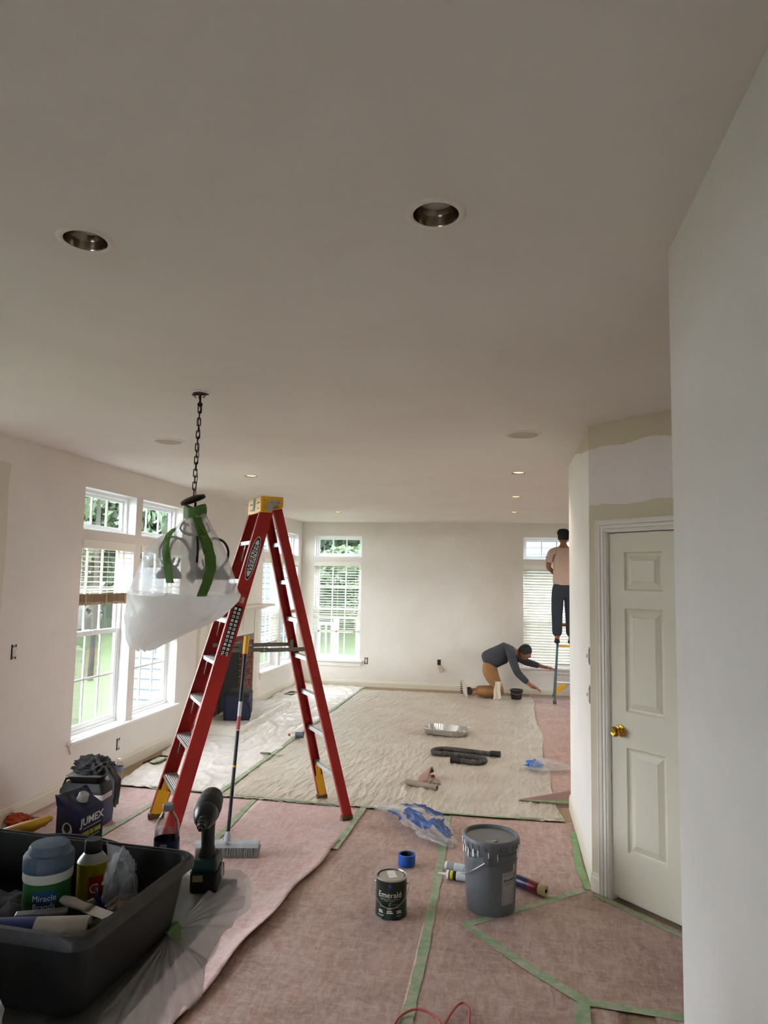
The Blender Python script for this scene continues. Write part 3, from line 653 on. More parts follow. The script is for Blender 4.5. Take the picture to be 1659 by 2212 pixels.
# ------------------------------------------------------------------ fireplace
M_mant = mat('mantel_cream', lin(224, 215, 198), .5)
fp = thing('fireplace', 'cream wooden fireplace surround with brick facing and mantel shelf', 'fireplace', (XL, 8.48, 0), PI / 2)    # local x = world y, -y = room
M_brick = mat('brick_red', lin(112, 58, 46), .85, var=.3, vs=7, bump=.5, bs=60)
fb = MB(); fb.box(-.345, .345, .30, .32, .1, .9); fb.box(-.345, -.325, 0, .3, .1, .9); fb.box(.325, .345, 0, .3, .1, .9); fb.box(-.345, .345, 0, .3, .09, .1); fb.box(-.345, .345, 0, .3, .9, .92)
fb.build('firebox', mat('firebox_black', lin(14, 13, 13), .9), fp)
MB().box(-.80, .80, -.012, .0, .1, 1.02).build('mortar_bed', mat('mortar', lin(150, 138, 124), .9), fp)
ms = MB().box(-.345, .345, -.013, .002, .10, .90).build('opening', mat('firebox_black', lin(14, 13, 13), .9), fp)  # flat black slab set over the firebox mouth
bm_ = MB().box(-.098, .098, -.02, .0, .0, .062).mesh('brick', M_brick); bh = MB().box(-.047, .047, -.02, 0, 0, .062).mesh('brick', M_brick)
for c in range(12):
    z = .105 + c * .0745
    for sd in (-1, 1):
        x = .355
        row = ((bh, .047), (bm_, .098), (bm_, .098)) if c % 2 else ((bm_, .098), (bm_, .098), (bh, .047))
        if c >= 11: continue
        for me, hw in row:
            inst('brick', me, fp, (sd * (x + hw), -.012 + random.uniform(-.003, .002), z)); x += 2 * hw + .011
for i in range(9): inst('brick', bh, fp, (-.40 + i * .1, -.012, .925 + 0 * i), (0, 0, 0))
for sd in (-1, 1):
    MB().box(sd * .865 - .075, sd * .865 + .075, -.045, 0, .1, 1.33).build('pilaster', M_mant, fp, bevel=.006); MB().box(sd * .865 - .085, sd * .865 + .085, -.06, 0, .1, .24).build('plinth', M_mant, fp, bevel=.006)
    MB().box(sd * .55 - .17, sd * .55 + .17, -.044, -.03, 1.06, 1.28).build('frieze_panel', M_mant, fp, bevel=.008)
MB().box(-.79, .79, -.035, 0, 1.0, 1.33).build('frieze_board', M_mant, fp); MB().box(-.3, .3, -.044, -.03, 1.06, 1.28).build('frieze_panel', M_mant, fp, bevel=.008)
MB().prism([(-.96, 1.33), (.96, 1.33), (1.03, 1.365), (-1.03, 1.365)], -.13, 0).build('crown_molding', M_mant, fp); MB().box(-1.06, 1.06, -.24, 0, 1.365, 1.40).build('mantel_shelf', M_mant, fp, bevel=.010)
MB().box(-.93, .77, -.57, 0, 0, .098).build('hearth_slab', mat('hearth_stone', lin(90, 84, 78), .8, var=.2), fp)
# ------------------------------------------------------------------ ceiling fixtures
M_chrome = mat('spun_chrome', lin(146, 132, 118), .22, 1.0)
M_ring = mat('trim_ring_white', lin(226, 216, 204), .5)
M_lens = mat('lamp_glass_off', lin(196, 190, 182), .35)
M_lit = mat('lamp_lit', lin(255, 226, 150), .5, emit=(1.0, .76, .30, 1), es=.9)
ring = MB().lathe([(.060, .004), (.060, -.003), (.066, -.006), (.076, -.004), (.080, .0)], 40).mesh('trim_ring', M_ring, 40)
refl = MB().lathe([(.0600, -.004), (.0585, 0), (.058, .02), (.055, .026), (.048, .040), (.047, .042)], 40).mesh('reflector', M_chrome, 40, False)
lensm = [MB().lathe([(0, .027), (.022, .028), (.036, .031), (.046, .036), (.046, .14), (.0, .14)], 28).mesh('bulb', m, 40) for m in (M_lens, M_lit)]
litl = MB().lathe([(0, -.003), (.030, -.002), (.048, .003), (.0555, .010), (.0555, .05), (0, .05)], 28).mesh('bulb', M_lit, 40)
CL = ['unlit recessed ceiling light with chrome reflector at left', 'unlit recessed ceiling light with chrome reflector nearest the right wall', 'lit yellow recessed light above the second window', 'lit recessed light nearest the short wall', 'lit recessed light, middle of the right row', 'lit recessed light, last of the right row', 'lit recessed light in front of the far wall window']
for i, (x, y, r) in enumerate(CANS):
    t = thing('recessed_light', CL[i], 'ceiling light', (x, y, CH), 0, 'recessed lights in the ceiling'); inst('trim_ring', ring, t); inst('reflector', refl, t); inst('bulb', lensm[0] if i < 2 else litl, t)
    if i > 1:
        ld_ = bpy.data.lights.new('lamp_light', 'SPOT'); ld_.energy = 13 if x > -1 else 9; ld_.color = (1.0, .87, .70); ld_.spot_size = 2.5; ld_.spot_blend = .6; ld_.shadow_soft_size = .05
        lo_ = bpy.data.objects.new('lamp_light', ld_); COL.objects.link(lo_); lo_.parent = t; lo_.location = (0, 0, -.012)
    MB().lathe([(.062, .0), (.062, .17), (0, .17)], 24).build('housing', mat('can_grey', lin(90, 90, 90), .6), t)
for (x, y), lb in zip(((-2.387, 4.60), (0.104, 4.567)), ('round flush ceiling speaker cover behind the chain', 'round flush ceiling speaker cover near the short wall')):
    t = thing('ceiling_speaker', lb, 'speaker', (x, y, CH), 0, 'round speaker covers in the ceiling')
    MB().lathe([(.095, -.006), (.100, -.008), (.118, -.003), (.120, 0)], 40).build('bezel', M_ring, t, smooth=40); MB().lathe([(0, -.007), (.088, -.006), (.096, -.002), (.096, 0)], 40).build('grille', mat('grille', lin(190, 180, 164), .8, bump=.3, bs=400), t)
t = thing('eyeball_light', 'white dome eyeball lamp on the ceiling behind the ladder top', 'ceiling light', (-2.82, 7.88, CH))
MB().lathe([(.075, -.012), (.095, -.008), (.100, 0)], 36).build('trim_ring', M_ring, t, smooth=40); MB().lathe([(0, -.075), (.035, -.070), (.062, -.05), (.075, -.02), (.076, 0)], 30).build('eyeball', M_ring, t, smooth=60)
# ------------------------------------------------------------------ outlets and switches
M_box = mat('box_dark', lin(30, 28, 26), .7)
def outlet(name, label, loc, rz, kind='outlet'):
    """wall box without its cover plate: local -y to the room"""
    t = thing(name, label, 'switch' if kind == 'switch' else 'outlet', loc, rz, 'wall boxes without cover plates')
    MB().box(-.028, .028, -.0015, .0, -.052, .052).build('box_opening', M_box, t)
    MB().box(-.017, .017, -.010, -.001, -.034, .034).build('device_body', mat('device_white', lin(226, 220, 212), .4), t, bevel=.002)
    for s in (-1, 1): MB().box(-.011, .011, -.003, -.001, s * .046 - .006, s * .046 + .006).build('mounting_ear', M_steel, t)
    if kind == 'outlet':
        for s in (-1, 1):
            for q in (-1, 1): MB().box(q * .006 - .001, q * .006 + .001, -.0107, -.0098, s * .018 - .004, s * .018 + .004).build('slot', M_box, t)
    else: MB().box(-.006, .006, -.020, -.009, -.010, .010).build('toggle', mat('device_white', lin(226, 220, 212), .4), t)
outlet('wall_switch', 'bare wall switch on the left wall at the picture edge', (XL, 4.52, 1.20), PI / 2, 'switch')
outlet('wall_outlet', 'bare outlet under the second window on the left wall', (XL, 5.98, .24), PI / 2)
outlet('wall_outlet', 'bare outlet beside the window on the far wall', (-2.29, YF, .42), 0)
outlet('wall_switch', 'upper bare switch box on the edge of the short wall', (.50, 4.50, 1.32), -PI / 2, 'switch')
outlet('wall_switch', 'lower bare switch box on the edge of the short wall', (.50, 4.50, 1.09), -PI / 2, 'switch')
t = thing('cable_outlet', 'black cable box with a dangling cover plate on the far wall', 'outlet', (-1.08, YF, .44))
MB().box(-.028, .028, -.0015, 0, -.045, .045).build('box_opening', M_box, t); MB().box(-.035, .035, -.007, -.003, -.055, .055, 0, Matrix.Translation((.025, -.012, -.10)) @ Matrix.Rotation(-.35, 4, 'Y')).build('cover_plate', mat('plate_beige', lin(200, 184, 160), .5), t, bevel=.002)
MB().tube([(.0, -.002, -.02), (.008, -.02, -.04), (.018, -.015, -.065)], .003, 6).build('cable', M_black, t)
# ------------------------------------------------------------------ red step ladder
M_red = mat('fibreglass_red', lin(166, 30, 22), .42, var=.10, vs=4, dust=lin(206, 150, 138), ds=16, df=(.66, .8), dw=.45)
M_alu = mat('aluminium_dull', lin(196, 196, 194), .42, .85, var=.08, vs=20, dust=lin(226, 224, 220), ds=26, df=(.5, .65), dw=.7)
M_yel = mat('ladder_yellow', lin(226, 168, 22), .45, var=.08, dust=lin(120, 92, 40), ds=18, df=(.62, .8), dw=.5)
M_sp = mat('spreader_steel', lin(138, 134, 128), .45, .8)
M_white = mat('label_white', lin(232, 230, 226), .5); M_blk = mat('label_black', lin(20, 20, 22), .45)
ld = thing('step_ladder', 'tall red fibreglass step ladder with yellow top standing over the paper edge', 'ladder', (-1.819, 5.047, .010), math.atan2(.577, .817))
FX, RX, FY, TY = -.635, .635, .30, .165          # front and rear feet, half widths at foot and top
F1, R1, ZC = -.015, .065, 2.255                   # rail tops under the cap
def rail(name, x0, y0, x1, y1, dep, sd):
    p0, p1 = Vector((x0, y0, .03)), Vector((x1, y1, ZC)); d = (p1 - p0).normalized(); yv = Vector((0, 1, 0)); ax = d.cross(yv).normalized(); mb = MB()
    mb.bar(p0, p1, dep, .005, 0, (0, 1, 0))
    for e in (-1, 1):
        off = ax * e * (dep / 2 - .0025) + Vector((0, -sd * .017, 0)); mb.bar(p0 + off, p1 + off, .005, .035, 0, (0, 1, 0))
    return mb.build(name, M_red, ld, bevel=.0015), p0, p1, d, ax
rails = {}
for sd in (-1, 1):
    rails['f', sd] = rail('front_rail', FX, sd * FY, F1, sd * TY, .098, sd); rails['r', sd] = rail('rear_rail', RX, sd * (FY - .02), R1, sd * (TY - .01), .068, sd)
for k in range(1, 8):
    t = k * .294 / (ZC + .05); z = .03 + t * (ZC - .03); x = FX + (F1 - FX) * t; hw = FY + (TY - FY) * t - .004
    st = MB().box(x - .045, x + .045, -hw, hw, z - .004, z); st.box(x - .047, x - .042, -hw, hw, z - .028, z + .0); st.box(x + .042, x + .047, -hw, hw, z - .022, z)
    for q in range(6): st.box(x - .036 + q * .0135, x - .031 + q * .0135, -hw, hw, z, z + .002)
    s = st.build('step', M_alu, ld)
    br = MB()
    for sd in (-1, 1):
        br.bar((x - .03, sd * (hw - .002), z - .14), (x - .03, sd * (hw - .12), z - .012), .018, .003, 0, (1, 0, 0))
    br.build('step_brace', M_alu, s)
    rx = RX + (R1 - RX) * t; rw = FY - .02 + (TY - .01 - FY + .02) * t - .003
    hb = MB().box(rx - .004, rx + .03, -rw, rw, z - .003, z); hb.box(rx - .004, rx + .0, -rw, rw, z - .032, z); hb.build('rear_bar', M_alu, ld)
# top cap: yellow moulded tray with steel gusset plates
cp = MB(); cx0, cx1, cw, cz0, cz1 = -.072, .098, .182, 2.245, 2.345
cp.box(cx0, cx1, -cw, cw, cz1 - .018, cz1); cp.box(cx0, cx0 + .012, -cw, cw, cz0 - .02, cz1); cp.box(cx1 - .012, cx1, -cw, cw, cz0 + .02, cz1)
for s in (-1, 1): cp.prism([(cx0, cz0 - .02), (cx0 + .085, cz0 - .02), (cx0 + .10, cz0 + .03), (cx1 - .04, cz0 + .035), (cx1 - .03, cz0 + .02), (cx1, cz0 + .02), (cx1, cz1), (cx0, cz1)], s * cw - .006, s * cw + .006)
co = cp.build('top_cap', M_yel, ld, bevel=.006)
for s in (-1, 1): MB().prism([(cx0 + .04, cz0 - .012), (cx0 + .082, cz0 - .012), (cx0 + .10, cz0 + .032), (cx1 - .04, cz0 + .037), (cx1 - .02, cz0 + .05), (cx1 - .03, cz1 - .028), (cx0 + .055, cz1 - .028)], s * cw - .009, s * cw + .009).build('gusset_plate', mat('gusset_zinc', lin(176, 174, 172), .45, .5), co)
for s in (-1, 1):
    for q in ((cx0 + .025, cz1 - .03), (cx0 + .025, cz0 + .02), (cx0 + .08, cz1 - .045), (cx1 - .04, cz0 + .055)): MB().cyl((q[0], s * (cw + .012), q[1]), (q[0], s * (cw + .004), q[1]), .006, n=10).build('rivet', M_sp, co)
for y in (-.11, .09): MB().box(cx0 - .003, cx0 + .001, y - .03, y + .03, 2.295, 2.305).build('printed_mark', M_blk, co); MB().box(cx0 - .003, cx0 + .001, y - .02, y + .02, 2.255, 2.262).build('printed_mark', M_blk, co)
MB().sheet(lambda u, v: (cx0 - .004 - .002 * math.sin(u * 9), -.03 + .045 * u + .02 * v, 2.335 - .09 * v), 4, 6).build('tape_scrap', M_tape2, co, thick=.001)
# spreaders
for sd in (-1, 1):
    t = .53; z = 1.235; xf = FX + (F1 - FX) * t + .03; xr = RX + (R1 - RX) * t - .02; y = sd * (FY + (TY - FY) * t - .03); m_ = (xf + xr) / 2 - .03
    sp = MB(); sp.box(xf - .02, m_ + .03, y - .003, y + .003, z - .014, z + .014); sp.box(m_ - .03, xr, y + .003, y + .008, z - .020, z + .010); sp.build('spreader', M_sp, ld, bevel=.001)
    MB().box(xr - .01, xr + .02, y - .012, y + .014, z - .05, z + .035).build('spreader_bracket', M_sp, ld); MB().cyl((m_, y - .008, z - .004), (m_, y + .012, z - .004), .008, n=12).build('hinge_rivet', M_alu, ld)
    fr, p0, p1, d, ax = rails['f', sd]
    for e in (-.02, .018):
        c = p0 + d * (t * (p1 - p0).length) + ax * e; MB().cyl(c + Vector((0, sd * .001, 0)), c + Vector((0, sd * .007, 0)), .006, n=10).build('rivet', M_alu, fr)
# feet
for key, (ro, p0, p1, d, ax) in rails.items():
    sd = key[1]; dep = .10 if key[0] == 'f' else .072; inn = -sd
    ft = MB(); q = p0 + d * .26
    ft.bar(p0 + Vector((0, inn * .020, 0)), p0 + d * .17 + Vector((0, inn * .020, 0)), dep - .012, .032, 0, (0, 1, 0))
    ft.bar(p0 + d * .15 + Vector((0, inn * .025, 0)), q + Vector((0, inn * .055, .0)), dep * .55, .010, 0, (0, 1, 0))
    f = ft.build('foot', M_yel, ld, bevel=.003)
    MB().box(p0.x - dep / 2 - .008, p0.x + dep / 2 + .004, p0.y - .022 + inn * .016, p0.y + .022 + inn * .016, 0, .032).build('rubber_pad', mat('foot_rubber', lin(96, 70, 24), .7), f, bevel=.003)
# decals on the near front rail
ro, p0, p1, d, ax = rails['f', -1]; L = (p1 - p0).length
nrm = d.cross(ax).normalized()
if nrm.y > 0: nrm = -nrm
def onrail(t, off=.0032):                        # matrix: x along the rail (upwards), y across, z out of its face
    yv = nrm.cross(d).normalized(); M = Matrix((d, yv, nrm)).transposed().to_4x4(); M.translation = p0 + d * (t * L) + nrm * off; return M
M = onrail(.835)
ov = lambda a, b, z: MB().add([(a * math.cos(i * PI / 24), b * math.sin(i * PI / 24), z) for i in range(48)] + [(a * math.cos(i * PI / 24), b * math.sin(i * PI / 24), z + .0006) for i in range(48)], [tuple(range(48, 96)), tuple(range(48))[::-1]] + [(i, (i + 1) % 48, 48 + (i + 1) % 48, 48 + i) for i in range(48)], 0, M)
dec = ov(.165, .034, 0).build('maker_decal', M_white, ro); ov(.158, .030, .0006).build('decal_field', M_blk, dec); ov(.138, .0225, .0012).build('decal_centre', M_white, dec)
text('lettering', 'WERNER', .052, M_blk, dec, M @ Matrix.Translation((0, 0, .002)), extr=.0003, shear=.15, offset=.0006, space=1.02)
M = onrail(.605)
lab = MB().box(-.175, .175, -.032, .032, 0, .0006, 0, M).build('instruction_label', M_blk, ro)
for i in range(12):
    for s in (-1, 1):
        MB().box(-.160 + i * .0285 - .009, -.160 + i * .0285 + .009, s * .015 - .009, s * .015 + .009, .0006, .0010, 0, M).build('pictogram', M_white, lab)
        MB().box(-.160 + i * .0285 - .005, -.160 + i * .0285 + .004, s * .015 - .003, s * .015 + .006 - .004 * (i % 3), .0010, .0013, 0, M).build('pictogram_figure', M_blk, lab)
M = onrail(.705)
lab = MB().box(-.035, .035, -.030, .030, 0, .0006, 0, M).build('warning_label', mat('label_red', lin(180, 50, 36), .5), ro)
MB().box(-.03, .012, -.026, -.004, .0006, .001, 0, M).build('label_field', mat('label_grey', lin(170, 160, 150), .5), lab); MB().box(-.03, .012, .0, .026, .0006, .001, 0, M).build('label_field', mat('label_orange', lin(206, 104, 44), .5), lab)
# ------------------------------------------------------------------ wrapped chandelier
M_iron = mat('dark_bronze', lin(42, 34, 30), .45, .6)
ch = thing('chandelier', 'dark chandelier hanging on a chain, wrapped in clear plastic with green tape', 'chandelier', (-1.585, 3.374, 0))
cb = MB().lathe([(.052, CH), (.052, CH - .004), (.046, CH - .008), (.038, CH - .006), (.036, CH + .0)], 32).build('ceiling_plate', M_ring, ch, smooth=40)
MB().lathe([(.037, CH - .0065), (.0, CH - .005)], 24).build('box_mouth', M_box, cb)
MB().box(-.045, .045, -.006, .006, CH - .014, CH - .010).build('crossbar', M_iron, cb)
for dx, dy in ((-.022, -.01), (-.012, .012), (.026, -.008)): MB().tube([(dx, dy, CH - .004), (dx * 1.2, dy * 1.4, CH - .022), (dx * .8, dy, CH - .03)], .004, 6).build('wire', mat('wire_red', lin(150, 62, 48), .5), cb)
MB().cyl((0, 0, CH - .055), (0, 0, CH - .01), .0055, n=10).build('nipple', M_iron, ch); MB().lathe([(.006, CH - .075), (.013, CH - .07), (.014, CH - .06), (.007, CH - .052)], 14).build('collar', M_iron, ch, smooth=40)
n = 14; zt, zb_ = CH - .072, 2.175; step = (zt - zb_) / n
lk = MB(); ll = step * 1.32; lk.tube([(.0085 * math.cos(a), 0, (ll / 2 - .0085) * (1 if math.sin(a) > 0 else -1) * (1 if abs(math.sin(a)) > .01 else 0) + .0085 * math.sin(a)) for a in [2 * PI * (i + .5) / 16 for i in range(16)]], .0028, 6, closed=True)
lm = lk.mesh('chain_link', M_iron, 50)
for i in range(n): inst('chain_link', lm, ch, (-.0015 * i * .6, 0, zt - (i + .5) * step), (0, .0, (i % 2) * PI / 2 + .35))
MB().tube([(.004 * math.sin(i * 1.3), .004 * math.cos(i * 1.1), zt - i * (zt - zb_) / 20) for i in range(21)], .0022, 6).build('cord', M_iron, ch)
Md = Matrix.Translation((-.015, 0, 2.155)) @ Matrix.Rotation(-.28, 4, 'Y') @ Matrix.Rotation(.35, 4, 'X')
MB().lathe([(0, .016), (.04, .014), (.060, .008), (.066, .003), (.063, -.001), (.067, -.004), (.064, -.011), (.058, -.012), (.056, -.006), (.018, -.003), (.016, -.012), (0, -.012)], 36, Md).build('canopy_disc', M_iron, ch, smooth=35)
MB().lathe([(.006, 2.14), (.008, 2.06), (.02, 2.03), (.012, 1.99), (.011, 1.92), (.024, 1.89), (.026, 1.85), (.012, 1.82), (.010, 1.76), (.018, 1.74), (0, 1.72)], 20).build('stem', M_iron, ch, smooth=40)
for k in range(5):
    a = 2 * PI * k / 5 + 2.75; c, s_ = math.cos(a), math.sin(a); P = [(.01, 1.87), (.06, 1.93), (.12, 1.955), (.175, 1.94), (.205, 1.895), (.20, 1.845), (.17, 1.81), (.135, 1.815), (.115, 1.85)]
    arm = MB().tube(spline([(r * .86 * c, r * .86 * s_, z) for r, z in P], 6), .0062, 8).build('arm', M_iron, ch, smooth=60)
    Mk = Matrix.Translation((.142 * c, .142 * s_, 1.80)); MB().lathe([(.008, .015), (.02, .0), (.042, -.03), (.048, -.055), (.044, -.054), (.016, -.008), (0, -.004)], 20, Mk).build('lamp_cup', M_iron, arm, smooth=50)
    MB().tube(spline([(.01 * c, .01 * s_, 1.97), (.05 * c, .05 * s_, 1.975), (.075 * c, .075 * s_, 2.0), (.062 * c, .062 * s_, 2.03), (.045 * c, .045 * s_, 2.02)], 6), .005, 6).build('scroll', M_iron, arm, smooth=60)
BAG = [(2.092, .010, .042), (2.06, .008, .055), (2.01, -.0, .088), (1.965, -.02, .135), (1.93, -.035, .168), (1.886, -.042, .198), (1.82, -.042, .222), (1.75, -.040, .250), (1.665, -.040, .278), (1.64, -.045, .272), (1.60, -.062, .258), (1.555, -.088, .240), (1.51, -.130, .200), (1.47, -.178, .155), (1.43, -.215, .115), (1.395, -.245, .075), (1.375, -.25, .035)]
def bag_at(z):
    for (a, c0, h0), (b, c1, h1) in zip(BAG, BAG[1:]):
        if a >= z >= b - 1e-9:
            t = (a - z) / (a - b); t = max(0, min(1, t)); return c0 + (c1 - c0) * t, h0 + (h1 - h0) * t
    return BAG[-1][1:]
def bag_pt(th, z, k=1.0):
    c, h = bag_at(z); top = max(0, min(1, (z - 1.66) / .4))
    f = 1 + (.055 + .10 * top) * (1 - abs(nz(math.cos(th) * 3.3 + 5, math.sin(th) * 3.3, z * 1.7 + .5 * math.sin(th))) * 2.4) * .6 + (.035 * (1 - abs(nz(math.cos(th) * 2 + z * 9, math.sin(th) * 2 - z * 5, 3)) * 2.6) if z < 1.68 else 0) + .02 * nz(math.cos(th) * 6, math.sin(th) * 6, z * 9)
    return Vector((c + h * k * f * math.cos(th), h * .82 * k * f * math.sin(th), z + .012 * nz(math.cos(th) * 2, math.sin(th) * 2, 7) * (1 if z < 1.7 else 0)))
M_clear = film('clear_wrap', (.86, .86, .85, 1), .56, .20, .5, 14, 1.0, .13); M_milky = film('milky_wrap', (.92, .91, .88, 1), .12, .3, .6, 7, 1.0, .10)
MB().sheet(lambda u, v: bag_pt(u * 2 * PI, 2.092 + (1.662 - 2.092) * v), 96, 60).build('clear_wrap', M_clear, ch, smooth=80, fixn=False)
MB().sheet(lambda u, v: bag_pt(u * 2 * PI, 1.664 + (1.376 - 1.664) * v), 96, 44).build('plastic_skirt', M_milky, ch, smooth=80, fixn=False)
def wrap_tape(pts, w):
    def f(u, v):
        s = v * (len(pts) - 1); i = min(int(s), len(pts) - 2); t = s - i; x = pts[i][0] + (pts[i + 1][0] - pts[i][0]) * t + (u - .5) * w; z = pts[i][1] + (pts[i + 1][1] - pts[i][1]) * t
        c, h = bag_at(z); q = max(-.97, min(.97, (x - c) / h)); th = -math.acos(q); return bag_pt(th, z, 1.02) + Vector((0, -.004, 0))
    return MB().sheet(f, 4, 24).build('green_tape', mat('green_tape_fresh', lin(72, 112, 40), .55, var=.12, vs=20), ch, thick=.0008)
px = lambda p: (-1.34 + (p - 512) * .00258) + 1.585; pz = lambda y: 1.886 - (y - 1190) * .00236
wrap_tape([(-.075, 2.0), (-.075, 1.95), (-.062, 1.88), (-.035, 1.80), (-.008, 1.725)], .038)
wrap_tape([(.030, 2.06), (.060, 2.0), (.100, 1.93), (.128, 1.86), (.145, 1.79), (.145, 1.73), (.132, 1.668)], .038)
MB().sheet(lambda u, v: (.055 * math.cos(u * 5.6 + 2.2) * (1 + .2 * nz(u * 8, v)), .05 * math.sin(u * 5.6 + 2.2), 2.12 - .06 * v + .012 * math.sin(u * 11)), 26, 4).build('tape_band', mat('green_tape_fresh', lin(72, 112, 40), .55), ch, thick=.001)
# ------------------------------------------------------------------ push broom on a pole
M_pole = mat('pole_black', lin(28, 28, 30), .35); M_grey = mat('broom_grey', lin(176, 180, 182), .5, var=.06, dust=lin(220, 220, 216), ds=10, df=(.5, .7), dw=.5)
bb = Vector((-1.735, 4.372, 0.0)); bd = Vector((.359, .082, 0)).normalized(); ang = math.atan2(bd.y, bd.x)
br = thing('push_broom', 'grey push broom with long black pole leaning against the red ladder', 'broom', (bb.x, bb.y, .009), ang)
pole_top = Vector((-1.745, 4.60, 1.36)) - Vector((bb.x, bb.y, .009)); pole_top.rotate(Matrix.Rotation(-ang, 3, 'Z')); pb = Vector((0.0, .0, .105)); pdv = pole_top - pb
at = lambda t: tuple(pb + pdv * t)
for nm, a, b, r, m in (('lower_pole', .0, .515, .0115, M_pole), ('collar_ring', .335, .345, .0135, M_yel), ('red_sleeve', .518, .585, .0128, mat('sleeve_red', lin(178, 82, 78), .5)), ('white_sleeve', .585, .66, .0128, mat('sleeve_white', lin(206, 204, 198), .45)), ('upper_pole', .66, .915, .0140, M_pole), ('yellow_grip', .905, 1.0, .0185, M_yel)):
    MB().cyl(at(a), at(b), r, n=16).build(nm, m, br, smooth=40, bevel=.003 if 'grip' in nm else 0)
MB().prism([(-.042, .058), (.042, .058), (.036, .084), (.02, .092), (-.02, .092), (-.036, .084)], -.20, .20, 0, Matrix.Rotation(PI / 2, 4, 'Z')).build('head_block', M_grey, br, bevel=.004)
MB().lathe([(.022, .085), (.022, .115), (.017, .135), (.013, .15)], 16).build('pole_socket', M_grey, br, smooth=40); MB().cyl((0, -.034, .085), (0, -.046, .088), .010, n=14).build('socket_bolt', M_steel, br)
for row in range(6):
    for k in range(30):
        x = -.19 + k * .0131 + random.uniform(-.002, .002); y = -.035 + row * .014; sp_ = .012 * (row - 2.5)
        pass
tuft = MB()
for q in range(9):
    a = q * 2.4; r = .0045 * math.sqrt(q / 9); tuft.cyl((r * math.cos(a), r * math.sin(a), .056), (r * 2.2 * math.cos(a), r * 2.2 * math.sin(a), .0), .0011, .0009, 4)
tm = tuft.mesh('bristle_tuft', mat('bristle_grey', lin(168, 168, 164), .6))
for row in range(4):
    for k in range(26):
        inst('bristle_tuft', tm, br, (-.19 + k * .0152, -.034 + row * .0225, 0), (-.12 * (row - 1.5) * .8, random.uniform(-.12, .12) + (k - 12.5) * .008, 0))
# ------------------------------------------------------------------ bucket, paint can, tape roll
M_bkt = mat('bucket_grey', lin(104, 108, 112), .42, var=.05, vs=5, dust=lin(168, 170, 172), ds=5, df=(.60, .80), dw=.4)
bk = thing('paint_bucket', 'grey five gallon plastic bucket with lid and wire handle', 'bucket', (-.083, 4.03, .009), 0)
R0, R1b, HB = .131, .143, .345
MB().lathe([(0, .004), (.120, .004), (.122, 0), (R0 - .002, 0), (R0, .004), (R1b, .265), (R1b + .004, .268), (R1b + .0045, .278), (R1b + .001, .282), (R1b + .001, .300), (R1b + .007, .303), (R1b + .007, .312), (R1b + .002, .315), (R1b + .003, HB), (0, HB)], 56).build('bucket_body', M_bkt, bk, smooth=35)
lid = MB().lathe([(.146, .335), (.1535, .335), (.155, .340), (.155, .372), (.150, .381), (.141, .382), (.137, .378), (.136, .366), (.128, .364), (.060, .366), (0, .366)], 56).build('lid', M_bkt, bk, smooth=35)
for k in range(28):
    a = 2 * PI * k / 28; MB().box(-.008, .008, -.002, .002, .336, .362, 0, Matrix.Rotation(a, 4, 'Z') @ Matrix.Translation((.1562, 0, 0)) @ Matrix.Rotation(PI / 2, 4, 'Z')).build('lid_tab', M_bkt, lid)
MB().lathe([(.026, .364), (.026, .371), (.023, .374), (.018, .371), (0, .371)], 24, Matrix.Translation((.01, -.085, 0))).build('spout_cap', mat('spout_grey', lin(140, 138, 132), .5), lid, smooth=40)
ea = [math.radians(d) for d in (-98, 82)]
for a in ea: MB().box(-.018, .018, -.006, .006, .262, .305, 0, Matrix.Rotation(a, 4, 'Z') @ Matrix.Translation((R1b + .006, 0, 0)) @ Matrix.Rotation(PI / 2, 4, 'Z')).build('handle_ear', M_bkt, bk, bevel=.004)
ax_ = Vector((math.cos(ea[0]), math.sin(ea[0]), 0)); side = Vector((-1, .0, 0)); side = (side - ax_ * side.dot(ax_)).normalized()
MB().tube([ax_ * (.155 * math.cos(t)) + side * (.150 * math.sin(t) + .006) + Vector((0, 0, .278 - .115 * math.sin(t))) for t in [PI * i / 28 for i in range(29)]], .0028, 6).build('wire_handle', M_steel, bk, smooth=60)
def curved(r0, r1, a0, a1, z0, z1, nm, m, par, off=.0008, n=10):
    return MB().sheet(lambda u, v: ((r0 + (r1 - r0) * v + off) * math.cos(a0 + (a1 - a0) * u), (r0 + (r1 - r0) * v + off) * math.sin(a0 + (a1 - a0) * u), z0 + (z1 - z0) * v), n, 2).build(nm, m, par, smooth=60)
lb = curved(.1325, .1405, -1.10, -.46, .055, .225, 'paper_label', mat('label_paper', lin(150, 150, 150), .6), bk)
for i in range(5):
    MB().lathe([(0, 0), (.0045, 0), (.0045, .0006), (0, .0006)], 10, Matrix.Rotation(-1.0 + i * .115, 4, 'Z') @ Matrix.Translation((.1412, 0, .185)) @ Matrix.Rotation(PI / 2, 4, 'Y')).build('hazard_mark', M_blk, lb)
for i in range(13):
    z = .065 + i * .0085 + (.03 if i > 10 else 0)
    curved(.1325 + .008 * (z - .055) / .17, .1325 + .008 * (z - .052) / .17, -1.07, -.50 - .1 * (i % 3), z, z + .0022, 'print_line', mat('print_grey', lin(196, 196, 196), .6), lb, .0012, 6)
M_drip = mat('white_drip', lin(226, 224, 220), .4)
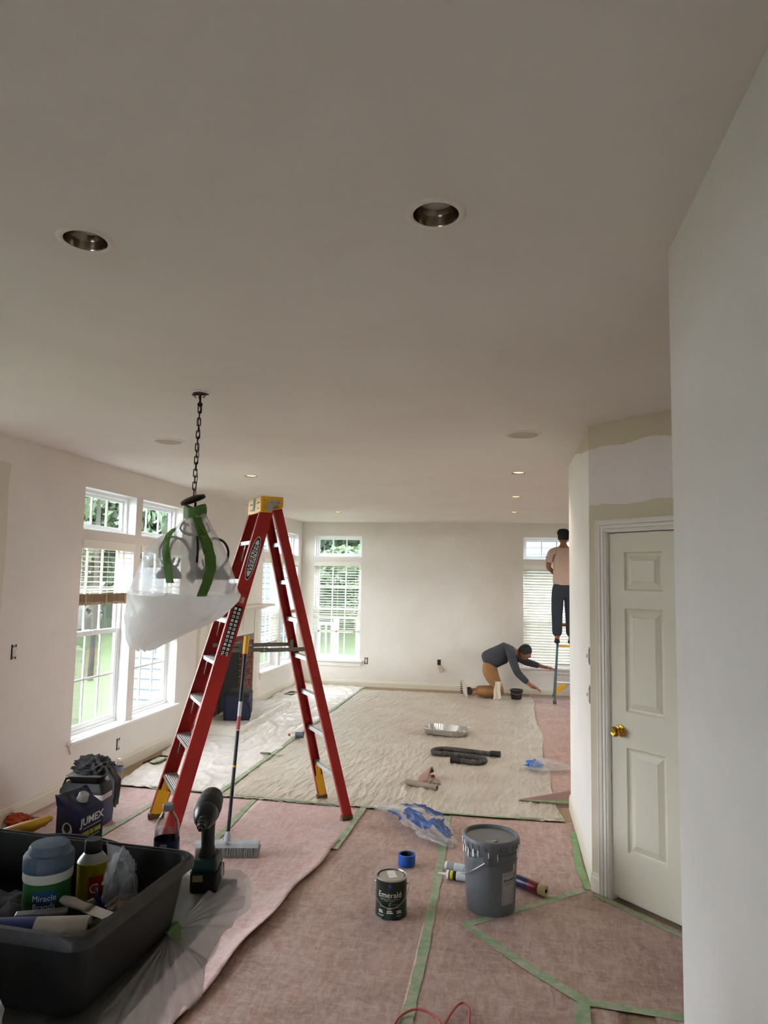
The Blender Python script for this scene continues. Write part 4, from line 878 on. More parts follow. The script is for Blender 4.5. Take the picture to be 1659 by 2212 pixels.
for a, z0, z1, w in ((-2.85, .29, .372, .16), (-2.62, .30, .365, .10), (-2.45, .285, .345, .07), (-2.2, .295, .34, .09), (-2.0, .302, .338, .04), (-1.62, .295, .33, .03), (-1.3, .29, .325, .03), (-.62, .225, .262, .025), (-.55, .23, .262, .025), (-.35, .285, .352, .14), (-.15, .295, .362, .08)):
    MB().sheet(lambda u, v: ((R1b + .0085 + (.006 if z0 + (z1 - z0) * v > .333 else 0)) * math.cos(a + w * (u - .5) * (1 - .3 * nz(v * 7, a))), (R1b + .0085 + (.006 if z0 + (z1 - z0) * v > .333 else 0)) * math.sin(a + w * (u - .5) * (1 - .3 * nz(v * 7, a))), z0 + (z1 - z0) * v), 4, 6).build('paint_drip', M_drip, bk, smooth=60, thick=.001)
M_cang = mat('can_dark_green', lin(18, 40, 32), .28, var=.04); M_tin = mat('tin', lin(196, 194, 188), .3, .9)
pc = thing('paint_can', 'dark green gallon paint can with a silver lid', 'paint can', (-.600, 3.85, .008), 0); rc = .0825
MB().lathe([(0, .002), (.078, .002), (.080, 0), (rc + .002, 0), (rc + .002, .004), (rc, .007), (rc, .183), (rc + .002, .187), (rc + .002, .191), (.074, .191), (.074, .187), (0, .187)], 48).build('can_body', [M_cang], pc, smooth=35)
MB().lathe([(rc + .0022, .184), (rc + .003, .189), (rc + .0018, .193), (.0765, .1935), (.0745, .190), (.0735, .186), (.068, .186), (.066, .188), (0, .188)], 48).build('lid', M_tin, pc, smooth=35)
MB().box(-.022, .022, -.045, .045, .1882, .1888, 0, Matrix.Translation((0, .01, 0)) @ Matrix.Rotation(.35, 4, 'Z')).build('lid_sticker', M_white, pc)
fa = math.atan2(-3.85, .600) - .10                 # the printed front turns towards the room's near end
text('brand_lettering', 'Emerald', .040, M_white, pc, wrap=(rc, fa, .118), extr=.0002)
M_gp = mat('gold_print', lin(176, 178, 160), .4)
def bars(a, z, w, h, m): curved(rc, rc, fa + a - w / 2, fa + a + w / 2, z, z + h, 'print_line', m, pc, .0008, 6)
for a, w in ((-.42, .40), (.0, .36), (.42, .40)): bars(a, .096, w, .0028, M_gp)
bars(-.18, .0885, .30, .0022, M_gp); bars(.18, .0885, .30, .0022, M_gp)
text('monogram', 'E', .024, M_gp, pc, wrap=(rc, fa, .073), extr=.0002, shear=.35); curved(rc, rc, fa + .16, fa + .58, .0715, .073, 'flourish', M_gp, pc, .0008, 6)
for a in (-.62, 0, .62):
    bars(a, .036, .34 - .08 * abs(a), .0055, M_white); bars(a + .02, .028, .40 - .1 * abs(a), .0050, M_white)
bars(0, .050, .28, .003, M_gp); bars(0, .0445, .24, .003, M_gp); bars(-.60, .014, .46, .0035, M_gp); bars(.62, .014, .32, .0035, M_gp)
curved(rc, rc, fa - .75, fa + .75, .0575, .059, 'gold_line', M_gp, pc, .0008, 20)
lg = curved(rc, rc, fa - .125, fa + .125, .148, .176, 'logo_patch', mat('logo_blue', lin(44, 60, 120), .4), pc, .0008, 6)
MB().lathe([(0, 0), (.0055, 0), (.0055, .0006), (0, .0006)], 3, Matrix.Rotation(fa, 4, 'Z') @ Matrix.Translation((rc + .001, 0, .164)) @ Matrix.Rotation(PI / 2, 4, 'Y')).build('logo_mark', mat('logo_red', lin(196, 66, 60), .4), lg)
for s in (-1, 1):
    a = fa + s * 1.52; MB().cyl((rc * math.cos(a), rc * math.sin(a), .155), ((rc + .007) * math.cos(a), (rc + .007) * math.sin(a), .155), .009, .006, 14).build('bail_ear', M_tin, pc, smooth=40)
v1 = Vector((math.cos(fa + 1.52), math.sin(fa + 1.52), 0)); v2 = Vector((math.cos(fa), math.sin(fa), 0))
MB().tube([v1 * ((rc + .014) * math.cos(t)) + v2 * ((rc + .012) * math.sin(t)) + Vector((0, 0, .155 - .095 * math.sin(t))) for t in [PI * i / 28 for i in range(29)]], .0018, 6).build('wire_bail', M_steel, pc, smooth=60)
tp = thing('tape_roll', 'blue roll of painter tape standing flat on the paper', 'tape roll', (-.607, 4.49, .008))
M_btape = mat('blue_tape', lin(24, 88, 178), .5, bump=.15, bs=300)
MB().lathe([(.043, 0), (.053, 0), (.054, .003), (.054, .060), (.053, .063), (.043, .063), (.0425, .060), (.0425, .003), (.043, 0)], 40).build('tape', M_btape, tp, smooth=30)
MB().lathe([(.0395, .001), (.0424, .001), (.0424, .062), (.0395, .062), (.0395, .001)], 40).build('core', mat('core_dark', lin(38, 48, 62), .7), tp, smooth=30)
# ------------------------------------------------------------------ caulk tubes and roller cover behind the bucket
def caulk(label, loc, rz, cap, band, words):
    t = thing('caulk_tube', label, 'caulk tube', loc, rz, 'caulk tubes behind the bucket'); My = Matrix.Rotation(PI / 2, 4, 'Y') # lies along local x, tip at -x
    MB().lathe([(0, 0), (.024, 0), (.0245, .002), (.0245, .20), (.023, .202), (0, .202)], 28, My).build('cartridge', M_white, t, smooth=35)
    MB().lathe([(.0247, .015), (.0247, .06)], 28, My).build('label_band', band, t, smooth=40); MB().lathe([(.0247, .065), (.0247, .13)], 28, My).build('label_band', mat('band_light', lin(196, 206, 212), .5), t, smooth=40)
    MB().lathe([(.0248, .022), (.0248, .04)], 28, My).build('label_stripe', mat('band_yellow', lin(214, 196, 40), .5) if cap else mat('band_grey', lin(150, 150, 152), .5), t, smooth=40)
    if cap: MB().lathe([(.010, 0), (.008, -.012), (.0035, -.055), (0, -.056)], 14, My).build('nozzle', mat('nozzle_white', lin(226, 222, 214), .4), t, smooth=40)
    if words: text('lettering', words, .022, M_white, t, Matrix.Rotation(-.9, 4, 'X') @ Matrix.Translation((.052, 0, .0252)) @ Matrix.Rotation(PI / 2, 4, 'Z'), extr=.0002)
caulk('white caulk tube with pointed nozzle and yellow band beside the bucket', (-.345, 4.335, .033), -.16, True, M_blk, 'DAP'); caulk('grey banded caulk tube lying behind the nozzled one', (-.365, 4.46, .033), -.20, False, mat('band_grey', lin(150, 150, 152), .5), '')
rl = thing('roller_cover', 'cream paint roller cover in red wrapping behind the bucket', 'roller cover', (.035, 4.345, .040), -.62); My = Matrix.Rotation(PI / 2, 4, 'Y')
MB().lathe([(.012, 0), (.030, 0), (.0315, .004), (.0315, .226), (.029, .230), (.012, .230)], 28, My).build('nap', mat('nap_cream', lin(206, 188, 140), .85, bump=.4, bs=250), rl, smooth=40); MB().lathe([(.0322, .01), (.0326, .15), (.0322, .19)], 28, My).build('wrapper', mat('wrapper_red', lin(120, 30, 34), .3), rl, smooth=40)
MB().lathe([(.0328, .04), (.0328, .12)], 28, My).build('wrapper_band', mat('wrapper_navy', lin(36, 34, 74), .3), rl, smooth=40)
MB().lathe([(.0105, .003), (.0118, .003), (.0118, .2302), (.0105, .2302)], 20, My).build('core', mat('core_blue', lin(58, 62, 92), .6), rl)
# ------------------------------------------------------------------ crumpled film
M_bagf = film('crumpled_clear_film', (.86, .87, .88, 1), .70, .2, .45, 22, .9, .20); M_bagb = film('crumpled_blue_print', (.03, .12, .42, 1), .06, .3, .3, 18, .9, .10)
def crumple(name, label, loc, pts, rad, flat, blue=(), cat='plastic bag', seed=0, m=None):
    """crumpled film as a lumpy tube along pts; blue: part of the way round and along that carries print"""
    t = thing(name, label, cat, loc)
    P = [Vector(p) for p in pts]; n = len(P) - 1
    def f(u, v):
        s = v * n; i = min(int(s), n - 1); c = P[i].lerp(P[i + 1], s - i); d = (P[i + 1] - P[i]).normalized(); sd = Vector((-d.y, d.x, 0)); a = u * 2 * PI
        r = rad[i] + (rad[i + 1] - rad[i]) * (s - i); k = 1 + .55 * (1 - abs(nz(math.cos(a) * 2.3 + seed, math.sin(a) * 2.3, v * 7)) * 2.6) * .5 + .3 * nz(math.cos(a) * 5, math.sin(a) * 5 + seed, v * 17)
        p = c + sd * (r * k * math.cos(a)) + Vector((0, 0, r * flat * k * math.sin(a) * (1 if math.sin(a) > 0 else .25))); p += d * (.03 * nz(a, v * 5, seed)); p.z = max(p.z, .006 + .004 * abs(nz(a * 3, v * 9)))
        return p
    MB().sheet(f, 56, 64).build('film', m or M_bagf, t, smooth=85, fixn=False)
    for (u0, u1, v0, v1) in blue:
        MB().sheet(lambda u, v: f(u0 + (u1 - u0) * u, v0 + (v1 - v0) * v) + Vector((0, 0, .003)), 10, 16).build('printed_patch', M_bagb, t, smooth=80, fixn=False)
    return t
crumple('plastic_bag', 'crumpled clear bag with blue print beside the bucket', (-.62, 5.10, .006), [(-.36, .34, .02), (-.22, .30, .03), (-.06, .18, .05), (.06, .0, .05), (.16, -.18, .05), (.27, -.30, .03)], [.025, .055, .10, .125, .10, .045], .55, [(.05, .22, .25, .62), (.30, .42, .45, .80), (.12, .30, .70, .95), (.45, .52, .2, .5)], seed=1)
crumple('plastic_bag', 'clear film wad with a blue lump at the drop sheet edge', (.40, 6.90, .008), [(-.18, .0, .03), (-.06, .0, .04), (.06, .03, .03), (.18, .06, .03)], [.06, .09, .07, .03], .7, [], seed=4)
crumple('film_wrap', 'blue rolled film lump beside the clear wad', (.26, 6.93, .008), [(-.07, .03, .04), (.0, .0, .045), (.07, -.02, .04)], [.03, .055, .03], .8, [], cat='film', seed=6, m=mat('film_blue', lin(58, 116, 196), .35))
# ------------------------------------------------------------------ small litter in the middle of the sheet
M_pet = glassy('clear_pet', (.96, .97, .97, 1), .16, .06)
def pet(name, label, loc, rz, rot, h=.20, r=.032, cap=None, band=None, liquid=None, lz=(.06, .12), group=None, squash=1):
    t = thing(name, label, 'bottle', loc, rz, group, rot); s = h / .20
    prof = [(0, .004), (r * .7, .002), (r * .92, .004), (r, .014)] + [(r * (1 - .03 * (i % 2)), .02 + i * .012) for i in range(10)] + [(r, .135), (r * .86, .155), (r * .55, .175), (.0125, .186), (.0125, .198), (0, .1985)]
    MB().lathe([(a, z * s) for a, z in prof], 28).build('bottle_body', M_pet, t, smooth=50)
    MB().lathe([(.0135, .184 * s), (.0148, .186 * s), (.0148, .200 * s), (.0135, .202 * s), (0, .202 * s)], 20).build('cap', cap or M_white, t, smooth=35)
    if band: MB().lathe([(r * 1.012, lz[0] * s), (r * 1.012, lz[1] * s)], 28).build('label', band, t, smooth=40)
    if liquid: MB().lathe([(0, .006), (r * .9, .008), (r * .95, .016), (r * .95, liquid), (0, liquid)], 24).build('liquid', glassy('water_blue', (.80, .84, .90, 1), .1), t, smooth=40)
    return t
M_ocap = mat('orange_cap', lin(206, 60, 32), .4); M_lblg = mat('label_greyblue', lin(92, 100, 112), .5); M_lblb = mat('label_blue', lin(104, 124, 160), .5)
def lay(x, y, z, head): return (x, y, z), (0, PI / 2, head)
l, r_ = lay(-2.33 + .17, 7.60, .052, PI + .12); pet('drink_bottle', 'drink bottle with orange cap lying on the tape seam by the ladder', l, 0, r_, .19, .032, M_ocap, M_lblg, lz=(.03, .12))
pet('drink_bottle', 'clear bottle with orange cap lying by the grey cardboard tube', (-.655, 6.52, .050), 0, (0, PI / 2, -1.45), .19, .032, M_ocap, M_steel, lz=(.03, .10))
pet('water_bottle', 'clear water bottle standing against the left wall', (-3.19, 5.57, .006), 0, None, .22, .033, M_white, M_lblb, lz=(.11, .145))
tb = thing('cardboard_tube', 'grey cardboard roller tube lying on the drop sheet', 'tube', (-.708, 6.11, .034), -.40)
MB().lathe([(.0185, -.15), (.0235, -.15), (.024, -.148), (.024, .148), (.0235, .15), (.0185, .15), (.0185, -.15)], 24, Matrix.Rotation(PI / 2, 4, 'Y')).build('tube_wall', mat('tube_card', lin(150, 136, 122), .8, var=.08), tb, smooth=30)
bp = thing('paper_scrap', 'folded brown paper scrap leaning between tube and bottle', 'paper scrap', (-.71, 6.30, .012), .1)
MB().sheet(lambda u, v: (-.06 + .10 * u + .05 * v, -.13 + .30 * v + .03 * u, .006 + .085 * math.sin(v * PI) * (.4 + .6 * u) + .02 * u), 10, 14).build('sheet', mat('scrap_brown', lin(158, 122, 108), .7, var=.15), bp, smooth=70, thick=.001)
MB().sheet(lambda u, v: (.05 + .10 * u, -.10 + .07 * v, .004 + .03 * math.sin(u * PI) ), 8, 4).build('curl', mat('scrap_brown', lin(158, 122, 108), .7), bp, smooth=70, thick=.001)
hs = thing('vacuum_hose', 'folded black ribbed vacuum hose on the drop sheet', 'hose', (-.44, 7.22, .010), -.12)
P = [(.30, .07, .04), (.22, .075, .04), (.08, .085, .035), (-.10, .095, .032), (-.24, .085, .032), (-.30, .035, .032), (-.26, -.015, .032), (-.12, -.02, .032), (.05, -.02, .032), (.18, -.03, .032), (.25, -.06, .032), (.245, -.11, .032), (.18, -.14, .032), (.08, -.135, .032), (.0, -.13, .032)]
Q = []
for i in range(len(P) - 1):
    p_ = [Vector((P[max(0, min(len(P) - 1, i + d))][0], P[max(0, min(len(P) - 1, i + d))][1] * 1.9, .028)) for d in (-1, 0, 1, 2)]
    for k in range(14):
        t = k / 14; a, b, c, d = p_; Q.append(.5 * ((2 * b) + (c - a) * t + (2 * a - 5 * b + 4 * c - d) * t * t + (3 * b - a - 3 * c + d) * t ** 3))
MB().tube(Q, [.0225 + .0028 * (i % 2) for i in range(len(Q))], 14).build('ribbed_hose', mat('hose_black', lin(58, 54, 52), .6, dust=lin(120, 112, 104), ds=30, df=(.5, .7), dw=.5), hs, smooth=25)
for a, b in ((Vector((-.06, -.243, .030)), Vector((.04, -.250, .030))), (Vector((.37, .125, .034)), Vector((.27, .138, .032)))): MB().cyl(a, b, .031, .029, 20).build('cuff', M_black, hs, smooth=40, bevel=.003)
ty = thing('foil_tray', 'silver foil roasting tray on the drop sheet', 'tray', (-.675, 8.27, .012), -.22)
def tray_ring(a, b, z, n=96, rip=0): return [((a + rip * (i % 2)) * (abs(math.cos(t)) ** .45) * (1 if math.cos(t) >= 0 else -1), (b + rip * (i % 2)) * (abs(math.sin(t)) ** .45) * (1 if math.sin(t) >= 0 else -1), z) for i, t in [(i, 2 * PI * i / n) for i in range(n)]]
rings = [tray_ring(.20, .125, .003), tray_ring(.22, .14, .006, rip=.004), tray_ring(.245, .165, .07, rip=.006), tray_ring(.262, .182, .073), tray_ring(.264, .184, .069)]; vs = sum(rings, []); n = 96
fs = [(k * n + i, k * n + (i + 1) % n, (k + 1) * n + (i + 1) % n, (k + 1) * n + i) for k in range(4) for i in range(n)] + [tuple(range(n))]
M_foil = mat('foil', lin(206, 200, 192), .32, .75, bump=.2, bs=40)
MB().add(vs, fs).build('tray_shell', M_foil, ty, smooth=30, thick=.0012)
MB().sheet(lambda u, v: (.08 + .14 * u, -.14 + .28 * v, .012 + .045 * u + .006 * (int(u * 16) % 2)), 16, 8).build('ribbed_ramp', M_foil, ty, smooth=20, thick=.001)
pk = thing('putty_knife', 'putty knife with a grey handle lying on the tape seam', 'putty knife', (-2.29, 6.815, .032), .0)
MB().lathe([(0, -.11), (.010, -.108), (.014, -.09), (.0125, -.05), (.015, -.02), (.010, 0), (0, .001)], 16, Matrix.Rotation(PI / 2, 4, 'Y') @ Matrix.Scale(.7, 4, (1, 0, 0))).build('handle', mat('handle_grey', lin(110, 106, 100), .5), pk, smooth=45); MB().prism([(0, -.006), (.03, -.009), (.115, -.026), (.115, .026), (.03, .009), (0, .006)], -.0007, .0007, 0, Matrix.Rotation(PI / 2, 4, 'X')).build('blade', M_steel, pk)
cd = thing('red_cord', 'red extension cord looping at the bottom edge', 'cord', (-.30, 2.95, .0095))
C = [(-.30, -.60, .006), (-.18, -.35, .006), (-.14, -.10, .006), (-.115, .02, .006), (-.05, .055, .02), (.03, .02, .015), (.06, -.06, .006), (.055, -.14, .006), (.06, -.02, .006), (.09, .09, .012), (.125, .135, .02), (.155, .10, .012), (.16, 0, .006), (.20, -.3, .006)]; Q = []
for i in range(len(C) - 1):
    p_ = [Vector(C[max(0, min(len(C) - 1, i + d))]) for d in (-1, 0, 1, 2)]
    for k in range(8):
        t = k / 8; a, b, c, d = p_; Q.append(.5 * ((2 * b) + (c - a) * t + (2 * a - 5 * b + 4 * c - d) * t * t + (3 * b - a - 3 * c + d) * t ** 3))
MB().tube(Q, .0048, 8).build('cable', mat('cord_red', lin(176, 78, 74), .5), cd, smooth=60)
# ------------------------------------------------------------------ blue cooler by the left wall
M_navy = mat('cooler_navy', lin(34, 44, 96), .4); M_char = mat('charcoal_plastic', lin(44, 44, 46), .5)
def rrect(x0, x1, y0, y1, r, z, n=6):
    out = []
    for cx, cyy, a0 in ((x1 - r, y1 - r, 0), (x0 + r, y1 - r, PI / 2), (x0 + r, y0 + r, PI), (x1 - r, y0 + r, 1.5 * PI)):
        out += [(cx + r * math.cos(a0 + PI / 2 * i / n), cyy + r * math.sin(a0 + PI / 2 * i / n), z) for i in range(n + 1)]
    return out
def loft(rings, capa=True, capb=True):
    n = len(rings[0]); fs = [(k * n + i, k * n + (i + 1) % n, (k + 1) * n + (i + 1) % n, (k + 1) * n + i) for k in range(len(rings) - 1) for i in range(n)]
    if capa: fs.append(tuple(range(n))[::-1])
    if capb: fs.append(tuple((len(rings) - 1) * n + i for i in range(n)))
    return MB().add(sum(rings, []), fs)
cl = thing('cooler_box', 'blue cooler with white band and black lid by the left wall', 'cooler', (-2.93, 4.72, .008), .08)
loft([rrect(-.145, .145, -.10, .10, .02, 0), rrect(-.155, .155, -.11, .11, .02, .19)]).build('body', M_navy, cl, smooth=40)
loft([rrect(-.162, .162, -.118, .118, .02, .188), rrect(-.165, .165, -.12, .12, .02, .192), rrect(-.165, .165, -.12, .12, .02, .224)]).build('white_band', M_white, cl, smooth=40)
loft([rrect(-.160, .160, -.115, .115, .02, .224), rrect(-.160, .160, -.115, .115, .02, .25), rrect(-.135, .135, -.09, .09, .02, .29)]).build('lid', M_char, cl, smooth=40)
MB().tube([(-.17, 0, .20), (-.185, -.01, .25), (-.16, -.02, .30), (-.08, -.04, .312)], .008, 8).build('carry_handle', M_char, cl, smooth=50)
tk = thing('food_container', 'black takeaway container with clear lid on the blue cooler', 'food container', (-2.93, 4.71, .300), .14)
loft([rrect(-.10, .10, -.065, .065, .02, 0), rrect(-.118, .118, -.085, .085, .02, .045), rrect(-.126, .126, -.092, .092, .02, .047)]).build('tray', M_black, tk, smooth=40)
loft([rrect(-.128, .128, -.094, .094, .02, .047), rrect(-.128, .128, -.094, .094, .02, .051), rrect(-.112, .112, -.08, .08, .02, .053), rrect(-.104, .104, -.072, .072, .02, .060)]).build('clear_lid', mat('lid_frosted', lin(150, 152, 154), .2), tk, smooth=40)
M_rag = mat('cloth_grey', lin(84, 86, 90), .95, var=.15, vs=8, bump=.3, bs=300)
def lump(name, label, cat, loc, rad, m, seed=0, amp=.5, rz=0, part='body', n=48, low=-1e9, fq=2.0):
    t = thing(name, label, cat, loc, rz)
    def f(u, v):
        a = u * 2 * PI; b = v * PI; d = Vector((math.sin(b) * math.cos(a), math.sin(b) * math.sin(a), -math.cos(b)))
        k = 1 + amp * ((1 - abs(nz(d.x * fq + seed, d.y * fq, d.z * fq)) * 2.5) * .5 + .35 * nz(d.x * 4.5, d.y * 4.5 + seed, d.z * 4.5))
        return (d.x * rad[0] * k, d.y * rad[1] * k, max(low, d.z * rad[2] * k))
    MB().sheet(f, n, n // 2).build(part, m, t, smooth=80, fixn=False); return t
gr = lump('grey_cloth', 'crumpled grey cloth piled on the takeaway container', 'cloth', (-2.90, 4.72, .395), (.115, .09, .06), M_rag, 3, .75, low=-.030, n=64, fq=3.2)
def hang(u, v):
    w = .055 * (1 - .45 * v); a = (u - .5) * 2
    return (.09 + .10 * min(1, v * 3) + .012 * math.sin(u * 14 + v * 3) + .02 * v, -.02 + a * w * 1.1 - .03 * v + .01 * nz(u * 4, v * 5), -.005 - .26 * max(0, v - .12) ** .9 + .02 * math.sin(min(1, v * 5) * PI) + .012 * math.cos(u * 9))
MB().sheet(hang, 22, 26).build('hanging_sleeve', M_rag, gr, smooth=80, thick=.004)
# litter on the floor by the left wall
lump('orange_wrapper', 'crumpled orange wrapper at the left wall baseboard', 'wrapper', (-3.355, 4.575, .035), (.085, .045, .035), mat('wrapper_orange', lin(186, 72, 32), .45, var=.2, vs=20), 2, .9, low=-.028, n=40, fq=3)
pet('crushed_bottle', 'crushed clear bottle lying by the orange wrapper', (-3.14, 4.56, .040), 0, (0, PI / 2, PI - .1), .19, .030, M_ocap, glassy('label_clear', (.82, .84, .88, 1), .3, .2), lz=(.05, .12))
# navy soft bag on the hearth
nb = thing('cooler_bag', 'navy soft cooler bag on the hearth in front of the firebox', 'bag', (-3.12, 8.02, .118), .25)
M_nb = mat('bag_navy', lin(30, 34, 66), .7, var=.12)
loft([rrect(-.14, .14, -.20, .20, .04, 0), rrect(-.15, .15, -.21, .21, .05, .12), rrect(-.145, .145, -.205, .205, .05, .26)]).build('body', M_nb, nb, smooth=40); loft([rrect(-.15, .15, -.21, .21, .05, .26), rrect(-.15, .15, -.21, .21, .05, .285), rrect(-.12, .12, -.18, .18, .05, .31)]).build('lid', mat('bag_black', lin(26, 27, 32), .75), nb, smooth=40)
MB().tube([(.1, -.20, .22), (.16, -.24, .16), (.17, -.25, .06), (.15, -.23, .01)], .012, 6).build('strap', mat('bag_black', lin(26, 27, 32), .75), nb, smooth=50); MB().box(.145, .155, -.14, .14, .04, .20).build('front_pocket', mat('bag_navy2', lin(24, 28, 58), .75), nb, bevel=.01)
# ------------------------------------------------------------------ plastic-covered counter at the lower left
IZ = .93
isl = thing('kitchen_island', 'kitchen counter hidden under plastic at the lower left', 'counter', (-1.60, 1.15, 0))
MB().box(-.60, .52, -.60, .45, .09, .885).build('cabinet', mat('cabinet_white', lin(200, 196, 188), .5), isl); MB().box(-.58, .46, -.55, .40, 0, .09).build('toe_kick', M_char, isl); MB().box(-.62, .862, -.63, .80, .885, .92).build('worktop', mat('worktop_dark', lin(60, 56, 52), .35, var=.2), isl, bevel=.006)
M_cov = film('cover_film', (.50, .49, .47, 1), .42, .25, .35, 14, .9, .12)
def cover(u, v):
    y = .50 + 1.47 * v; s = u * 1.62; w = .012 * (1 - abs(nz(u * 14, v * 5, 3)) * 2.2)
    if s < 1.51: return (-2.24 + s, y, IZ - .006 + max(0, w) * (.4 + .6 * (s > 1.35)))
    q = s - 1.51; fold = .012 * math.sin(v * 33 + 2 * nz(v * 5, 1)) * min(1, q * 20)
    return (-.73 + .012 * min(1, q / .02) + fold, y + .01 * nz(v * 7, q * 6), IZ - .004 - max(0, q - .01) * .9)
cv = thing('plastic_cover', 'milky plastic film spread over the counter and bunched at its right side', 'plastic sheet', (0, 0, 0))
MB().sheet(cover, 150, 130).build('film', M_cov, cv, smooth=80, fixn=False)
def fan(T, P0, P1, P2, rise, pleats, amp, seed):
    """gathered film that spreads in pleats from the tied point T to the rim P0-P1-P2"""
    T, P0, P1, P2 = map(Vector, (T, P0, P1, P2))
    def f(u, v):
        e = P0 * (1 - u) ** 2 + P1 * 2 * u * (1 - u) + P2 * u * u; w = nz(u * 3 + seed, v * 1.5, seed)
        p = T.lerp(e, v * (1 + .10 * nz(u * 6, seed, 1))); s_ = math.sin(u * pleats * 2 * PI + 2.5 * w)
        return p + Vector((.25, -.35, .9)) * (rise * math.sin(v * PI * .62) * math.sin(u * PI) ** .5 + amp * v * s_ * (.5 + .5 * abs(w) * 2))
    MB().sheet(f, 90, 36).build('gathered_fold', M_cov, cv, smooth=80, fixn=False)
fan((-.755, 1.60, .945), (-.76, 1.78, .945), (-.60, 1.86, .955), (-.672, 1.57, .885), .030, 6, .010, 1)
fan((-.755, 1.57, .945), (-.655, 1.56, .90), (-.575, 1.36, .80), (-.80, 1.17, .90), .055, 8, .013, 4)
fan((-.98, 1.12, .93), (-.80, 1.10, .93), (-.82, 1.14, 1.10), (-1.0, 1.19, 1.03), .02, 5, .010, 7)
MB().sheet(lambda u, v: (-.765 + .035 * u, 1.555 + .055 * v, .953 + .008 * math.sin(u * 4) - .03 * u * u), 8, 6).build('green_tape', mat('green_tape_dim', lin(82, 112, 58), .6), cv, thick=.001)
# ------------------------------------------------------------------ black bin with tools
M_bin = mat('bin_black', lin(19, 19, 20), .5, var=.1, dust=lin(70, 69, 68), ds=7, df=(.58, .85), dw=.3)
BX0, BX1, BY0, BY1, BZ = -1.365, -.735, 1.225, 1.66, 1.10
bn = thing('tool_bin', 'black plastic tub full of painting tools on the counter', 'tub', ((BX0 + BX1) / 2, (BY0 + BY1) / 2 + .01, IZ + .008), -.06); hx, hy, hz = (BX1 - BX0) / 2, (BY1 - BY0) / 2, BZ - IZ - .008
loft([rrect(-hx + .045, hx - .045, -hy + .045, hy - .045, .035, .0), rrect(-hx + .035, hx - .035, -hy + .035, hy - .035, .04, .006), rrect(-hx + .012, hx - .012, -hy + .012, hy - .012, .045, hz - .012), rrect(-hx + .011, hx - .011, -hy + .011, hy - .011, .045, hz),
      rrect(-hx + .017, hx - .017, -hy + .017, hy - .017, .042, hz), rrect(-hx + .040, hx - .040, -hy + .040, hy - .040, .038, .012)], True, True).build('shell', M_bin, bn, smooth=40)
loft([rrect(-hx + .010, hx - .010, -hy + .010, hy - .010, .045, hz - .004), rrect(-hx + .008, hx - .008, -hy + .008, hy - .008, .05, hz + .003), rrect(-hx + .002, hx - .002, -hy + .002, hy - .002, .05, hz + .002), rrect(-hx, hx, -hy, hy, .04, hz - .004), rrect(-hx, hx, -hy, hy, .04, hz - .022), rrect(-hx + .010, hx - .010, -hy + .010, hy - .010, .05, hz - .022)], False, False).build('rim', mat('rim_dusty', lin(44, 43, 44), .5, dust=lin(92, 90, 90), ds=12, df=(.5, .75), dw=.5), bn, smooth=40)
MB().tube([(-.16 + .28 * t, hy - .004 + .026 * math.sin(t * PI) ** .6, hz - .012 + .006 * math.sin(t * PI)) for t in [i / 24 for i in range(25)]], .007, 8).build('grip', M_bin, bn, smooth=60)
MB().sheet(lambda u, v: (.148 + .03 * (u - .5) * (1 + .3 * nz(v * 4, 2)), hy - .0285 + .004 * v, hz - .048 + .016 * v * (1 - .3 * nz(u * 4, 1))), 5, 3).build('white_smudge', mat('smudge', lin(120, 120, 122), .8), bn)
FZ = IZ + .022                                                     # bin floor
wt = thing('wipes_tub', 'green and white wipes tub with dusty blue lid in the bin', 'tub', (-.985, 1.45, FZ + .020)); wt.scale = (.87, .87, .87); M_wlab = mat('wipes_green', lin(36, 92, 44), .4)
MB().lathe([(0, 0), (.053, 0), (.055, .003), (.055, .165), (.054, .17), (0, .17)], 40).build('tub_body', mat('tub_white', lin(190, 188, 180), .45), wt, smooth=40); MB().lathe([(.0555, .012), (.0555, .150)], 40).build('label', M_wlab, wt, smooth=40)
MB().lathe([(.0585, .172), (.060, .175), (.0595, .204), (.056, .210), (.050, .212), (.048, .224), (.044, .230), (0, .233)], 40).build('lid', mat('lid_blue', lin(24, 84, 122), .6, dust=lin(88, 94, 102), ds=9, df=(.32, .56), dw=.92), wt, smooth=40); MB().lathe([(.0575, .150), (.0585, .155), (.0585, .172)], 40).build('lid_band', mat('tub_white', lin(190, 188, 180), .45), wt, smooth=40)
fa2 = math.atan2(-1.45, .985) - .05
o_ = curved(.0555, .0555, fa2 - .55, fa2 + .42, .083, .135, 'logo_oval', mat('logo_dkblue', lin(34, 74, 120), .5), wt, .0006, 12)
text('lettering', 'Miracle', .019, M_white, wt, wrap=(.0562, fa2 - .06, .118), extr=.0002); text('lettering', 'Brands', .019, M_white, wt, wrap=(.0562, fa2 - .06, .099), extr=.0002); text('lettering', 'PAINT', .016, M_white, wt, wrap=(.0562, fa2 + .1, .045), extr=.0002)
yc = thing('solvent_can', 'yellow metal can with black cap standing in the bin', 'can', (-.955, 1.572, FZ))
MB().lathe([(0, 0), (.032, 0), (.033, .004), (.033, .135), (.034, .137), (.034, .141), (.032, .143)], 32).build('can_body', mat('can_yellow', lin(176, 160, 34), .4), yc, smooth=35); MB().lathe([(.0335, .142), (.030, .148), (.020, .160), (.018, .163), (0, .163)], 32).build('shoulder', mat('can_cone', lin(150, 150, 148), .4, .6), yc, smooth=35); MB().lathe([(.0195, .160), (.020, .162), (.0195, .186), (.018, .189), (0, .189)], 28).build('cap', mat('cap_black', lin(40, 40, 42), .6), yc, smooth=35)
